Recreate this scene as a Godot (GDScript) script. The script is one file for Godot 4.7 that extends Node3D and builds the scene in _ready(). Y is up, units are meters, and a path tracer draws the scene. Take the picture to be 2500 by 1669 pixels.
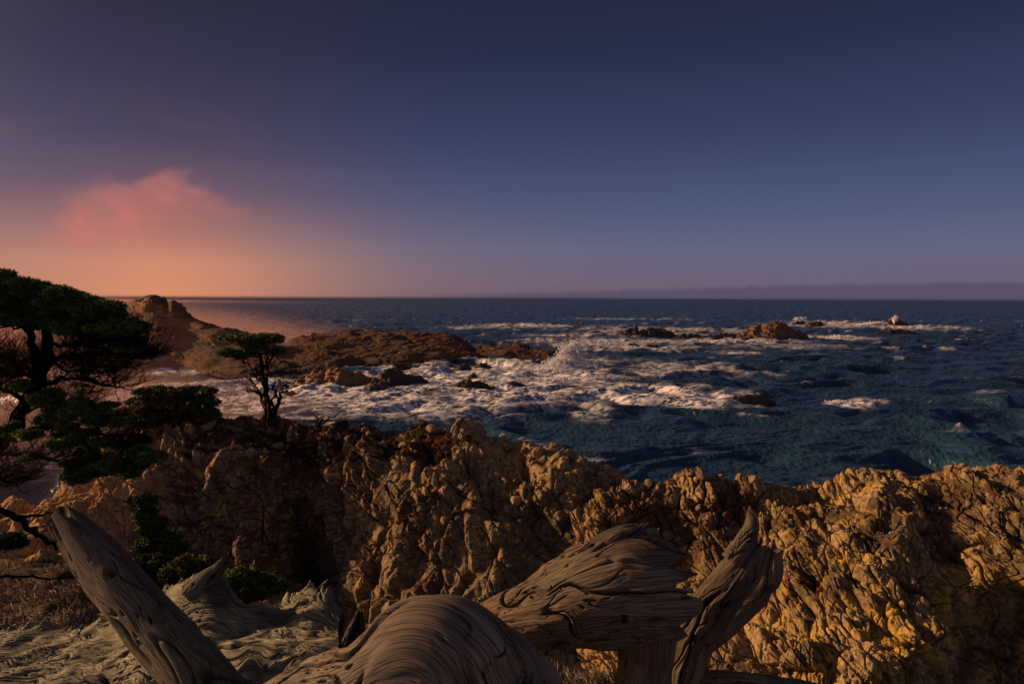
extends Node3D
# Rocky coast at sunset: driftwood in front, a cypress grove and cliffs across a cove, surf and reefs behind.
# y is up, the sea lies at y = 0, the camera looks along -z from 25 m above it.

var n_big: FastNoiseLite
var n_cap: FastNoiseLite
var n_ce1: FastNoiseLite
var n_ce2: FastNoiseLite
var n_ce3: FastNoiseLite
var n_churn: FastNoiseLite
var n_cloud: FastNoiseLite
var n_clump: FastNoiseLite
var n_cv1: FastNoiseLite
var n_cv2: FastNoiseLite
var n_cv3: FastNoiseLite
var n_fine: FastNoiseLite
var n_mid: FastNoiseLite
var n_patch: FastNoiseLite
var n_wave: FastNoiseLite
var n_wood_big: FastNoiseLite
var n_wood_line: FastNoiseLite
var n_wood_pit: FastNoiseLite
var n_wood_ridge: FastNoiseLite
var M := {}
var names := {}

func fnl(type: int, freq: float, octaves := 1, sd := 1, cell := -1, warp := 0.0, warp_freq := 0.0, ridged := false) -> FastNoiseLite:
	var n := FastNoiseLite.new()
	n.noise_type = type
	n.seed = sd
	n.frequency = freq
	n.fractal_type = FastNoiseLite.FRACTAL_NONE if octaves == 1 else (FastNoiseLite.FRACTAL_RIDGED if ridged else FastNoiseLite.FRACTAL_FBM)
	n.fractal_octaves = octaves
	n.fractal_gain = 0.5
	if cell >= 0:
		n.cellular_return_type = cell
		n.cellular_jitter = 1.0
	if warp > 0.0:
		n.domain_warp_enabled = true
		n.domain_warp_amplitude = warp
		n.domain_warp_frequency = warp_freq
		n.domain_warp_fractal_type = FastNoiseLite.DOMAIN_WARP_FRACTAL_NONE
	return n

const SIM := FastNoiseLite.TYPE_SIMPLEX
const CEL := FastNoiseLite.TYPE_CELLULAR
const D2S := FastNoiseLite.RETURN_DISTANCE2_SUB
const CV := FastNoiseLite.RETURN_CELL_VALUE
const D1 := FastNoiseLite.RETURN_DISTANCE

# ---------- naming ----------
func numbered(called: String) -> String:
	if not names.has(called):
		names[called] = 0
		return called
	names[called] += 1
	return "%s_%03d" % [called, names[called]]

func thing(called: String, label: String, category: String, at := Vector3.ZERO, group := "") -> Node3D:
	var o := Node3D.new()
	o.name = numbered(called)
	add_child(o)
	o.position = at
	return tag(o, label, category, group)

func tag(o: Node3D, label: String, category: String, group := "", kind := "") -> Node3D:
	if label:
		o.set_meta("label", label)
	if category:
		o.set_meta("category", category)
	if group:
		o.set_meta("group", group)
	if kind:
		o.set_meta("kind", kind)
	return o

func obj(called: String, mesh: Mesh, mat: Material, parent: Node3D = self) -> MeshInstance3D:
	var o := MeshInstance3D.new()
	o.name = numbered(called) if parent == self else called
	o.mesh = mesh
	o.material_override = mat
	parent.add_child(o, true)
	return o

func struct(called: String, mesh: Mesh, mat: Material, label: String, parent: Node3D = self) -> MeshInstance3D:
	var o := obj(called, mesh, mat, parent)
	tag(o, label, "", "", "structure")
	return o

# ---------- grids ----------
func resample(row: Array, n: int) -> PackedVector3Array:
	var out := PackedVector3Array()
	out.resize(n)
	var k := row.size()
	for i in n:
		var t := float(i) / (n - 1) * (k - 1)
		var a := mini(int(t), k - 2)
		var p0: Vector3 = row[maxi(a - 1, 0)]
		var p1: Vector3 = row[a]
		var p2: Vector3 = row[a + 1]
		var p3: Vector3 = row[mini(a + 2, k - 1)]
		out[i] = p1.cubic_interpolate(p2, p0, p3, t - a)
	return out

func loft(ctrl: Array, nu: int, steps: Array) -> Dictionary:
	var rows := []
	for r in ctrl:
		rows.append(resample(r, nu))
	var pos := PackedVector3Array()
	var k := rows.size()
	var nv := 1
	for s in steps:
		nv += s
	pos.resize(nu * nv)
	var at := 0
	for a in k - 1:
		var r0: PackedVector3Array = rows[maxi(a - 1, 0)]
		var r1: PackedVector3Array = rows[a]
		var r2: PackedVector3Array = rows[a + 1]
		var r3: PackedVector3Array = rows[mini(a + 2, k - 1)]
		var n: int = steps[a]
		for j in (n + 1 if a == k - 2 else n):
			var t := float(j) / n
			for i in nu:
				pos[at] = r1[i].cubic_interpolate(r2[i], r0[i], r3[i], t)
				at += 1
	return {"pos": pos, "nu": nu, "nv": nv}

func normals(pos: PackedVector3Array, nu: int, nv: int, closed := false, reach := 1) -> PackedVector3Array:
	var out := PackedVector3Array()
	out.resize(nu * nv)
	for j in nv:
		var up := maxi(j - reach, 0) * nu
		var dn := mini(j + reach, nv - 1) * nu
		for i in nu:
			var l := i - 1
			var r := i + 1
			if reach > 1:
				l = maxi(i - reach, 0)
				r = mini(i + reach, nu - 1)
			if l < 0:
				l = nu - 2 if closed else 0
			if r >= nu:
				r = 1 if closed else nu - 1
			out[j * nu + i] = (pos[dn + i] - pos[up + i]).cross(pos[j * nu + r] - pos[j * nu + l]).normalized()
	return out

func grid_mesh(g: Dictionary, nrm: PackedVector3Array, col := PackedColorArray(), uv := PackedVector2Array(), keep := PackedByteArray()) -> ArrayMesh:
	var nu: int = g.nu
	var nv: int = g.nv
	var idx := PackedInt32Array()
	idx.resize((nu - 1) * (nv - 1) * 6)
	var k := 0
	for j in nv - 1:
		for i in nu - 1:
			var a := j * nu + i
			if keep.size() and keep[a] + keep[a + 1] + keep[a + nu] + keep[a + nu + 1] == 0:
				continue
			idx[k] = a
			idx[k + 1] = a + 1
			idx[k + 2] = a + nu
			idx[k + 3] = a + 1
			idx[k + 4] = a + nu + 1
			idx[k + 5] = a + nu
			k += 6
	idx.resize(k)
	var arr := []
	arr.resize(Mesh.ARRAY_MAX)
	arr[Mesh.ARRAY_VERTEX] = g.pos
	arr[Mesh.ARRAY_NORMAL] = nrm
	if col.size():
		arr[Mesh.ARRAY_COLOR] = col
	if uv.size():
		arr[Mesh.ARRAY_TEX_UV] = uv
	arr[Mesh.ARRAY_INDEX] = idx
	var m := ArrayMesh.new()
	m.add_surface_from_arrays(Mesh.PRIMITIVE_TRIANGLES, arr)
	return m

# ---------- rock ----------
func crack(n: FastNoiseLite, q: Vector3, sharp: float) -> float:
	# 1 on the face of a block, falling to 0 in the joint round it
	var e := (n.get_noise_3dv(q) + 1.0) * sharp
	return 1.0 - exp(-e * e)

func facet(n: FastNoiseLite, q: Vector3, p: Vector3, period: float) -> float:
	# every block has a face of its own, tilted at random
	var c := n.get_noise_3dv(q)
	var g := Vector3(sin(c * 91.0), sin(c * 57.0 + 1.0), sin(c * 133.0 + 2.0))
	return absf(fposmod(g.dot(p) / period + c * 3.0, 2.0) - 1.0) - 0.5

func joints(p: Vector3) -> float:
	# long curved cracks that run across whole outcrops
	var a: float = n_wood_line.get_noise_3d(p.x * 0.55 + p.y * 0.3, p.y * 0.5, p.z * 0.4) / 0.035
	var b: float = n_wood_line.get_noise_3d(p.x * 0.9 + 70.0, p.y * 1.1 - p.x * 0.7, p.z * 0.7) / 0.05
	return 0.30 * exp(-a * a) + 0.16 * exp(-b * b)

func relief(kind: String, p: Vector3) -> float:
	var d := 0.0
	match kind:
		"cliff":
			d = 1.0 * n_big.get_noise_3dv(p) + 0.22 * n_mid.get_noise_3dv(p) - joints(p * 0.8)
			var q := Vector3(p.x * 1.1 + p.y * 0.35, p.y * 0.8 - p.x * 0.3, p.z * 0.8)
			var cob: float = clampf(n_patch.get_noise_3dv(p * 0.8 + Vector3(7, 0, 0)) * 1.6 + 0.45 + (p.y - 13.0) * 0.12, 0.12, 1.0)
			var s: float = q.y * 0.55 + q.x * 0.22 + 0.5 * n_mid.get_noise_3dv(p * 0.5)
			var q0 := q * 0.55
			d += 0.22 * n_cv1.get_noise_3dv(q0) + 0.75 * facet(n_cv1, q0, p, 2.2) + 0.22 * crack(n_ce1, q0, 9.0) + 0.10 * n_cv1.get_noise_3dv(q * 1.4) + 0.36 * facet(n_cv1, q * 1.4, p, 1.0) + 0.12 * crack(n_ce1, q * 1.4, 8.0)
			d += 0.10 * fposmod(s, 1.0)
			d += cob * (0.10 * n_cv2.get_noise_3dv(q) + 0.22 * facet(n_cv2, q, p, 0.55) + 0.14 * crack(n_ce2, q, 4.5) + 0.04 * n_cv3.get_noise_3dv(q) + 0.05 * crack(n_ce3, q, 4.5))
			d += 0.10 * n_fine.get_noise_3dv(p) * (0.5 + cob)
		"hill":
			d = 0.75 * n_big.get_noise_3dv(p * 1.2) + 0.20 * n_mid.get_noise_3dv(p) - joints(p)
			var q := Vector3(p.x * 1.35 + p.y * 0.9, p.y * 1.0 - p.x * 0.5, p.z * 0.7)
			var s: float = (p.y * 0.75 - p.x * 0.42 - p.z * 0.2) * 1.15 + 0.55 * n_mid.get_noise_3dv(p * 0.45)
			var s2: float = (p.x * 0.8 + p.y * 0.5) * 0.9 + 0.5 * n_mid.get_noise_3dv(p * 0.5 + Vector3(0, 20, 0))
			var band: float = clampf(0.55 + 1.1 * n_patch.get_noise_3dv(p * 0.8), 0.15, 1.0)
			d += 0.12 * n_cv1.get_noise_3dv(q) + 0.55 * facet(n_cv1, q, p, 1.5) + 0.18 * crack(n_ce1, q, 8.0)
			d += 0.09 * fposmod(s, 1.0) * band + 0.05 * fposmod(s2, 1.0)
			var q2 := Vector3(q.x * 1.1, q.y * 0.9, q.z)
			d += band * (0.05 * n_cv2.get_noise_3dv(q2) + 0.24 * facet(n_cv2, q2, p, 0.6) + 0.12 * crack(n_ce2, q2, 6.5))
			d += band * (0.04 * n_cv3.get_noise_3dv(q2) + 0.05 * crack(n_ce3, q2, 5.5))
			d += 0.045 * n_fine.get_noise_3dv(p) + 0.015 * n_fine.get_noise_3dv(p * 3.0)
		"far":
			d = 1.6 * n_big.get_noise_3dv(p * 0.20) + 0.7 * n_mid.get_noise_3dv(p * 0.14)
			var q := Vector3(p.x * 0.08 + p.y * 0.06, p.y * 0.40 - p.x * 0.03, p.z * 0.08)
			var s: float = p.y * 0.42 - p.x * 0.035 + 0.5 * n_mid.get_noise_3dv(p * 0.08)
			d += 0.9 * fposmod(s, 1.0)
			d += 0.45 * n_cv1.get_noise_3dv(q) + 0.5 * crack(n_ce1, q, 3.0)
			d += 0.25 * n_cv2.get_noise_3dv(q) + 0.2 * crack(n_ce2, q, 3.0)
			d += 0.30 * n_fine.get_noise_3dv(p * 0.3)
		"ground":
			d = 0.16 * n_big.get_noise_3dv(p * 3.0) + 0.08 * n_mid.get_noise_3dv(p * 2.0) + 0.06 * n_fine.get_noise_3dv(p) + 0.02 * n_fine.get_noise_3dv(p * 4.0)
			d += 0.05 * crack(n_ce2, p, 3.0)
	return d

var DARK_SPOTS := [[Vector3(11.691, 13.198, -36.000), 1.5], [Vector3(9.864, 12.298, -36.500), 1.5], [Vector3(7.059, 12.110, -37.000), 1.6], [Vector3(7.998, 10.888, -36.000), 1.2], [Vector3(20.387, 14.185, -33.000), 1.1], [Vector3(21.760, 15.012, -33.000), 1.1], [Vector3(17.170, 12.131, -29.000), 0.75], [Vector3(19.961, 13.685, -31.000), 0.8], [Vector3(16.729, 13.863, -31.000), 0.7], [Vector3(13.745, 13.229, -34.500), 0.9], [Vector3(23.827, 14.771, -32.500), 1.4], [Vector3(21.904, 12.723, -31.000), 1.2]]  # centres and radii of dark brown spots on the hill
var OCHRE := [[Vector3(15.685, 10.788, -27.500), 1.5], [Vector3(11.705, 10.387, -29.500), 0.8], [Vector3(18.830, 11.731, -28.500), 0.7], [Vector3(16.282, 10.803, -26.500), 1.3], [Vector3(15.755, 12.894, -30.500), 0.7], [Vector3(12.470, 10.422, -27.500), 0.9], [Vector3(17.764, 12.132, -28.800), 0.6], [Vector3(23.468, 15.904, -33.500), 0.5], [Vector3(5.389, 11.990, -38.000), 0.6]]

func mixc(a: Color, b: Color, t: float) -> Color:
	return a.lerp(b, clampf(t, 0.0, 1.0))

func tint(kind: String, p: Vector3, n: Vector3) -> Color:
	var a: float = n_patch.get_noise_3dv(p)
	var b: float = n_patch.get_noise_3dv(p * 3.1 + Vector3(50, 9, 4))
	var f: float = n_fine.get_noise_3dv(p * 1.7)
	var c := Color()
	match kind:
		"cliff":
			c = mixc(Color(0.27, 0.195, 0.10), Color(0.165, 0.125, 0.07), a * 1.5 + 0.5)
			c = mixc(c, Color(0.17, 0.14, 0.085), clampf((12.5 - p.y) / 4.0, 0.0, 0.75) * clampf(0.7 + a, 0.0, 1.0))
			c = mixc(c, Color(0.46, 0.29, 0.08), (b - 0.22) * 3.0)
			c = mixc(c, Color(0.40, 0.27, 0.11), clampf((p.x + 7.0) / 3.0, 0.0, 1.0) * clampf((p.y - 12.8) / 1.5, 0.0, 1.0) * clampf(0.7 + 1.2 * a, 0.0, 1.0))  # sunlit look of the right-hand crest, painted as lighter golden rock
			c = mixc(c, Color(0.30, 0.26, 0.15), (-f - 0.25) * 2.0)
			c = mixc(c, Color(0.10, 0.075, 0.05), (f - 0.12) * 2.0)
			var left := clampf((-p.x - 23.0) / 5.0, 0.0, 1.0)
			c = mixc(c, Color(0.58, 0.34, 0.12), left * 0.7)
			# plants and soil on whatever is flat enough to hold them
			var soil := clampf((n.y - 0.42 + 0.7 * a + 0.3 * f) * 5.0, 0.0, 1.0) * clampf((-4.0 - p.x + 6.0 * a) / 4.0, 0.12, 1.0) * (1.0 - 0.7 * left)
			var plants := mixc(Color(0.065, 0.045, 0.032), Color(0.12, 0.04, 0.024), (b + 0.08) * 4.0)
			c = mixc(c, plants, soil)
		"hill":
			c = mixc(Color(0.36, 0.25, 0.11), Color(0.18, 0.135, 0.07), a * 1.8 + 0.45)
			c = mixc(c, Color(0.40, 0.33, 0.20), (f - 0.25) * 2.0)
			var rust := clampf((b - 0.05) * 2.0, 0.0, 0.5)
			for o in OCHRE:
				rust = maxf(rust, clampf(1.25 - p.distance_to(o[0]) / o[1] + b * 1.2, 0.0, 1.0))
			c = mixc(c, Color(0.55, 0.34, 0.03), rust * 0.85)
			c = mixc(c, Color(0.10, 0.075, 0.05), (-f - 0.12) * 1.8)
			var plants_and_spots := clampf((n.y - 0.62 + 0.9 * a) * 4.0, 0.0, 0.8) * (1.0 - rust)
			for o in DARK_SPOTS:
				plants_and_spots = maxf(plants_and_spots, clampf((1.15 - p.distance_to(o[0]) / o[1] + b * 1.4 + f * 0.8) * 2.5, 0.0, 0.9))  # dark brown spots laid over the plant cover
			c = mixc(c, mixc(Color(0.075, 0.045, 0.032), Color(0.13, 0.06, 0.04), f * 2.0), plants_and_spots)
		"far":
			var s: float = n_patch.get_noise_3dv(Vector3(p.x * 0.05, p.y * 0.5, p.z * 0.05))
			c = mixc(Color(0.11, 0.05, 0.026), Color(0.32, 0.15, 0.052), s * 2.0 + 0.4)
			c = mixc(c, Color(0.10, 0.065, 0.04), clampf((n.y - 0.75 + 0.5 * s) * 5.0, 0.0, 1.0))
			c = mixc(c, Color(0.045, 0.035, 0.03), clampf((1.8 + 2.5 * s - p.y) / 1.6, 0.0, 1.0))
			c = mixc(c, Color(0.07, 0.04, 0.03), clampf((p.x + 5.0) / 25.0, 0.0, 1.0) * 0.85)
		"ground":
			c = mixc(Color(0.11, 0.075, 0.05), Color(0.06, 0.042, 0.03), a * 2.0 + 0.5)
			c = mixc(c, Color(0.20, 0.15, 0.10), (b - 0.1) * 3.0)
			c = mixc(c, Color(0.045, 0.03, 0.022), f * 1.5)
	return c

func land(called: String, label: String, ctrl: Array, nu: int, steps: Array, kind: String, mat: Material, fade := 1.0) -> Dictionary:
	var g := loft(ctrl, nu, steps)
	var pos: PackedVector3Array = g.pos
	var base := normals(pos, g.nu, g.nv, false, 12)
	for i in pos.size():
		pos[i] += base[i] * (relief(kind, pos[i]) * fade - 0.3)
	g.pos = pos
	var nrm := normals(pos, g.nu, g.nv)
	var col := PackedColorArray()
	col.resize(pos.size())
	for i in pos.size():
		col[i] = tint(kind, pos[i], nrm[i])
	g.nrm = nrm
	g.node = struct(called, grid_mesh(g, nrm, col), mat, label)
	return g

func nearest(g: Dictionary, p: Vector3) -> int:
	var pos: PackedVector3Array = g.pos
	var best := 0
	var d := 1e9
	for i in range(0, pos.size(), 2):
		var e := pos[i].distance_squared_to(p)
		if e < d:
			d = e
			best = i
	return best

func ball(sd: int, rings := 20, rough := 0.35, flat := 0.0) -> Dictionary:
	# a stone of radius 1: a sphere cut by rounded planes and roughened
	var rng := RandomNumberGenerator.new()
	rng.seed = sd
	var planes := []
	for i in 13:
		planes.append([Vector3(rng.randf_range(-1, 1), rng.randf_range(-1, 1), rng.randf_range(-1, 1)).normalized(), rng.randf_range(0.5, 0.8)])
	var nu := rings * 2 + 1
	var pos := PackedVector3Array()
	var nv := rings + 1
	pos.resize(nu * nv)
	for j in nv:
		var th := PI * j / rings
		for i in nu:
			var ph := TAU * (i % (nu - 1)) / (nu - 1)
			var v := Vector3(sin(th) * cos(ph), cos(th), -sin(th) * sin(ph))
			var r := 1.0
			for pl in planes:
				var c: float = v.dot(pl[0])
				if c > 0.05:
					r = minf(r, pl[1] / c)
			r = lerpf(r, 1.0, 0.05)
			r += rough * (0.22 * n_fine.get_noise_3dv(v * 0.8 + Vector3(sd * 7, 0, 0)) + 0.25 * n_mid.get_noise_3dv(v * 1.6 + Vector3(0, sd * 5, 0)))
			pos[j * nu + i] = v * r
	return {"pos": pos, "nu": nu, "nv": nv}

func stone_mesh(sd: int, rings: int, rough: float, tone: Color) -> ArrayMesh:
	var g := ball(sd, rings, rough)
	var nrm := normals(g.pos, g.nu, g.nv, true)
	var col := PackedColorArray()
	col.resize(nrm.size())
	for i in nrm.size():
		var p: Vector3 = g.pos[i]
		if nrm[i].length() < 0.5 or nrm[i].dot(p) < 0.0:
			nrm[i] = p.normalized()
		col[i] = mixc(tone, tone * 0.5, n_fine.get_noise_3dv(p * 1.2 + Vector3(sd, 0, 0)) * 1.5)
	return grid_mesh(g, nrm, col)

func sea_rock(label: String, c: Vector3, hw: float, h: float, depth: float, sd: int, tone: Color, peak := 0.0, rough := 1.0) -> Node3D:
	# a reef rock: a ridge that rises out of the sea, its skirt under water
	var nu := clampi(int(hw * 7.0), 40, 130)
	var nv := clampi(int(depth * 6.0), 24, 60)
	var pos := PackedVector3Array()
	pos.resize(nu * nv)
	for j in nv:
		var v := (float(j) / (nv - 1) - 0.5) * 2.6
		for i in nu:
			var u := (float(i) / (nu - 1) - 0.5) * 2.6
			var x := u * hw
			var z := v * depth
			var w := Vector3(x + sd * 37.0, 0, z)
			var edge: float = 0.30 * n_mid.get_noise_3dv(w * (1.6 / maxf(hw, 2.0)))
			var du := u - peak * (1.0 - absf(v))
			var rr: float = sqrt(du * du * (0.72 if du * peak > 0 else 1.0) + v * v) + edge
			var y := h * (1.08 - pow(maxf(rr, 0.0), 1.6) * 1.08)
			var led: float = h * 0.34
			y += led * 0.55 * (fposmod(y / led + 0.8 * n_mid.get_noise_3dv(w * 0.25) + x * 0.12, 1.0) - 0.5)
			y = maxf(y, -1.5)
			var k := clampf(h / 5.0, 0.12, 1.6) * rough
			y += 1.5 * k * (1.5 * n_cv1.get_noise_3dv(w * 0.5 / k) * 0.6 + 0.9 * minf((n_ce1.get_noise_3dv(w * 0.45 / k) + 1.0) * 2.0, 0.8) - 0.6 + 0.5 * n_fine.get_noise_3dv(w * 0.7 / k)) * clampf(1.2 - rr, 0.0, 1.0)
			pos[j * nu + i] = Vector3(x, y, z)
	var g := {"pos": pos, "nu": nu, "nv": nv}
	var nrm := normals(pos, nu, nv)
	var col := PackedColorArray()
	col.resize(nrm.size())
	for i in nrm.size():
		var t := tone
		t = mixc(t, Color(0.035, 0.03, 0.028), clampf(1.0 - pos[i].y / maxf(h * 0.4, 0.5), 0.0, 1.0) * 0.8)
		col[i] = mixc(t, t * 0.5, n_fine.get_noise_3dv(pos[i] * 0.6) * 1.6)
	var o := obj("sea_rock", grid_mesh(g, nrm, col), M.wet_rock)
	o.position = c
	return tag(o, label, "rock", "reef rocks standing in the surf")

# ---------- tubes: trunks, limbs, twigs ----------
class Tubes:
	var v := PackedVector3Array()
	var n := PackedVector3Array()
	var i := PackedInt32Array()
	func add(pts: PackedVector3Array, rad: PackedFloat32Array, sides: int) -> void:
		var x := Vector3.ZERO
		var first := v.size()
		var k := pts.size()
		for a in k:
			var t := (pts[mini(a + 1, k - 1)] - pts[maxi(a - 1, 0)]).normalized()
			if a == 0:
				x = t.cross(Vector3(0.3, 0.9, 0.2)).normalized()
			x = (x - t * x.dot(t)).normalized()
			var y := t.cross(x)
			for s in sides:
				var w := TAU * s / sides
				var d := x * cos(w) + y * sin(w)
				v.append(pts[a] + d * rad[a])
				n.append(d)
		for a in k - 1:
			for s in sides:
				var p := first + a * sides + s
				var q := first + a * sides + (s + 1) % sides
				i.append_array([p, q, p + sides, q, q + sides, p + sides])
	func mesh() -> ArrayMesh:
		var arr := []
		arr.resize(Mesh.ARRAY_MAX)
		arr[Mesh.ARRAY_VERTEX] = v
		arr[Mesh.ARRAY_NORMAL] = n
		arr[Mesh.ARRAY_INDEX] = i
		var m := ArrayMesh.new()
		m.add_surface_from_arrays(Mesh.PRIMITIVE_TRIANGLES, arr)
		return m

func limb(t: Tubes, ctrl: Array, r0: float, r1: float, sides := 7, n := 14, crook := 0.06, sd := 1) -> PackedVector3Array:
	var pts := resample(ctrl, n)
	var rad := PackedFloat32Array()
	for a in n:
		var f := float(a) / (n - 1)
		var w := Vector3(n_mid.get_noise_2d(a * 2.1 + sd * 31, 3.0), n_mid.get_noise_2d(a * 2.1 + sd * 31, 40.0), n_mid.get_noise_2d(a * 2.1 + sd * 31, 80.0))
		if a > 0:
			pts[a] += w * crook * 2.0
		rad.append(lerpf(r0, r1, f) * (1.0 + 0.18 * w.x))
	t.add(pts, rad, sides)
	return pts

func twigs(t: Tubes, from: Vector3, dir: Vector3, length: float, r: float, gen: int, rng: RandomNumberGenerator, lift := 0.25, flat := 0.7, ends = null) -> void:
	var pts := PackedVector3Array([from])
	var rad := PackedFloat32Array([r])
	var p := from
	var d := dir
	var segs := 4 if gen > 0 else 3
	for s in segs:
		d = (d + Vector3(rng.randf_range(-1, 1), rng.randf_range(-1, 1) * flat + lift * 0.5, rng.randf_range(-1, 1)) * 0.3).normalized()
		p += d * length / segs
		pts.append(p)
		rad.append(r * (1.0 - 0.75 * (s + 1) / segs))
		if gen > 0 and s > 0 or gen > 1:
			for c in (2 if gen > 1 else 1 + rng.randi() % 2):
				var e := (d + Vector3(rng.randf_range(-1, 1), rng.randf_range(-0.8, 1) * flat + lift, rng.randf_range(-1, 1)) * 0.85).normalized()
				twigs(t, p, e, length * rng.randf_range(0.45, 0.68), r * 0.55, gen - 1, rng, lift, flat, ends)
	if ends != null and gen <= 1:
		ends.append(p)
	t.add(pts, rad, 5 if r > 0.03 else 3)

# ---------- foliage ----------
func sprig_mesh(sd: int, blades: int, length: float, width: float, up: float) -> ArrayMesh:
	var rng := RandomNumberGenerator.new()
	rng.seed = sd
	var v := PackedVector3Array()
	var n := PackedVector3Array()
	for b in blades:
		var d := Vector3(rng.randf_range(-1, 1), rng.randf_range(-0.4, 1) * up + up * 0.3, rng.randf_range(-1, 1)).normalized()
		var side := d.cross(Vector3(rng.randf_range(-1, 1), rng.randf_range(-1, 1), rng.randf_range(-1, 1))).normalized() * width
		var o := d * length * rng.randf_range(0.0, 0.25)
		var l := length * rng.randf_range(0.6, 1.0)
		var mid := o + d * l * 0.55 + Vector3(0, 0.06 * length, 0)
		var tip := o + d * l
		var k := d.cross(side).normalized()
		for tri in [[o, mid + side, mid - side], [mid + side, tip, mid - side]]:
			for p in tri:
				v.append(p)
				n.append((k * 0.5 + d * 0.5 + Vector3(0, 0.5, 0)).normalized())
	var arr := []
	arr.resize(Mesh.ARRAY_MAX)
	arr[Mesh.ARRAY_VERTEX] = v
	arr[Mesh.ARRAY_NORMAL] = n
	var m := ArrayMesh.new()
	m.add_surface_from_arrays(Mesh.PRIMITIVE_TRIANGLES, arr)
	return m

func scatter(called: String, parent: Node3D, where: Array, mesh: Mesh, mat: Material, tones: Array, sd: int, smin := 0.7, smax := 1.3, tiltmax := 0.6) -> MultiMeshInstance3D:
	var rng := RandomNumberGenerator.new()
	rng.seed = sd
	var mm := MultiMesh.new()
	mm.transform_format = MultiMesh.TRANSFORM_3D
	mm.use_colors = true
	mm.mesh = mesh
	mm.instance_count = where.size()
	for i in where.size():
		var b := Basis(Vector3.UP, rng.randf() * TAU)
		b = Basis(Vector3(rng.randf_range(-1, 1), 0, rng.randf_range(-1, 1)).normalized(), rng.randf() * tiltmax) * b
		mm.set_instance_transform(i, Transform3D(b.scaled(Vector3.ONE * rng.randf_range(smin, smax)), where[i]))
		var c: Color = tones[rng.randi() % tones.size()]
		mm.set_instance_color(i, c * rng.randf_range(0.75, 1.2))
	var o := MultiMeshInstance3D.new()
	o.name = called if parent != self else numbered(called)
	o.multimesh = mm
	o.material_override = mat
	parent.add_child(o, true)
	o.set_meta("kind", "stuff")
	return o

func tufts(blobs: Array, n: int, sd: int, lump := 2.2, flat_top := 0.5) -> Array:
	# points in the shells of lumpy flattened clumps, thinned by noise so that gaps stay
	var rng := RandomNumberGenerator.new()
	rng.seed = sd
	var total := 0.0
	for b in blobs:
		total += b[1].x * b[1].y + b[1].x * b[1].z
	var out := []
	for b in blobs:
		var want := int(n * (b[1].x * b[1].y + b[1].x * b[1].z) / total)
		var tries := 0
		while want > 0 and tries < n * 8:
			tries += 1
			var u := Vector3(rng.randf_range(-1, 1), rng.randf_range(-1, 1), rng.randf_range(-1, 1))
			var l := u.length()
			if l > 1.0 or l < 0.25 or (l < 0.6 and rng.randf() < 0.6):
				continue
			if u.y < -flat_top:
				continue
			var p: Vector3 = b[0] + u * b[1]
			if n_clump.get_noise_3dv(p * lump) < -0.04 + 0.35 * (l - 0.6):
				continue
			out.append(p)
			want -= 1
	return out

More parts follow.
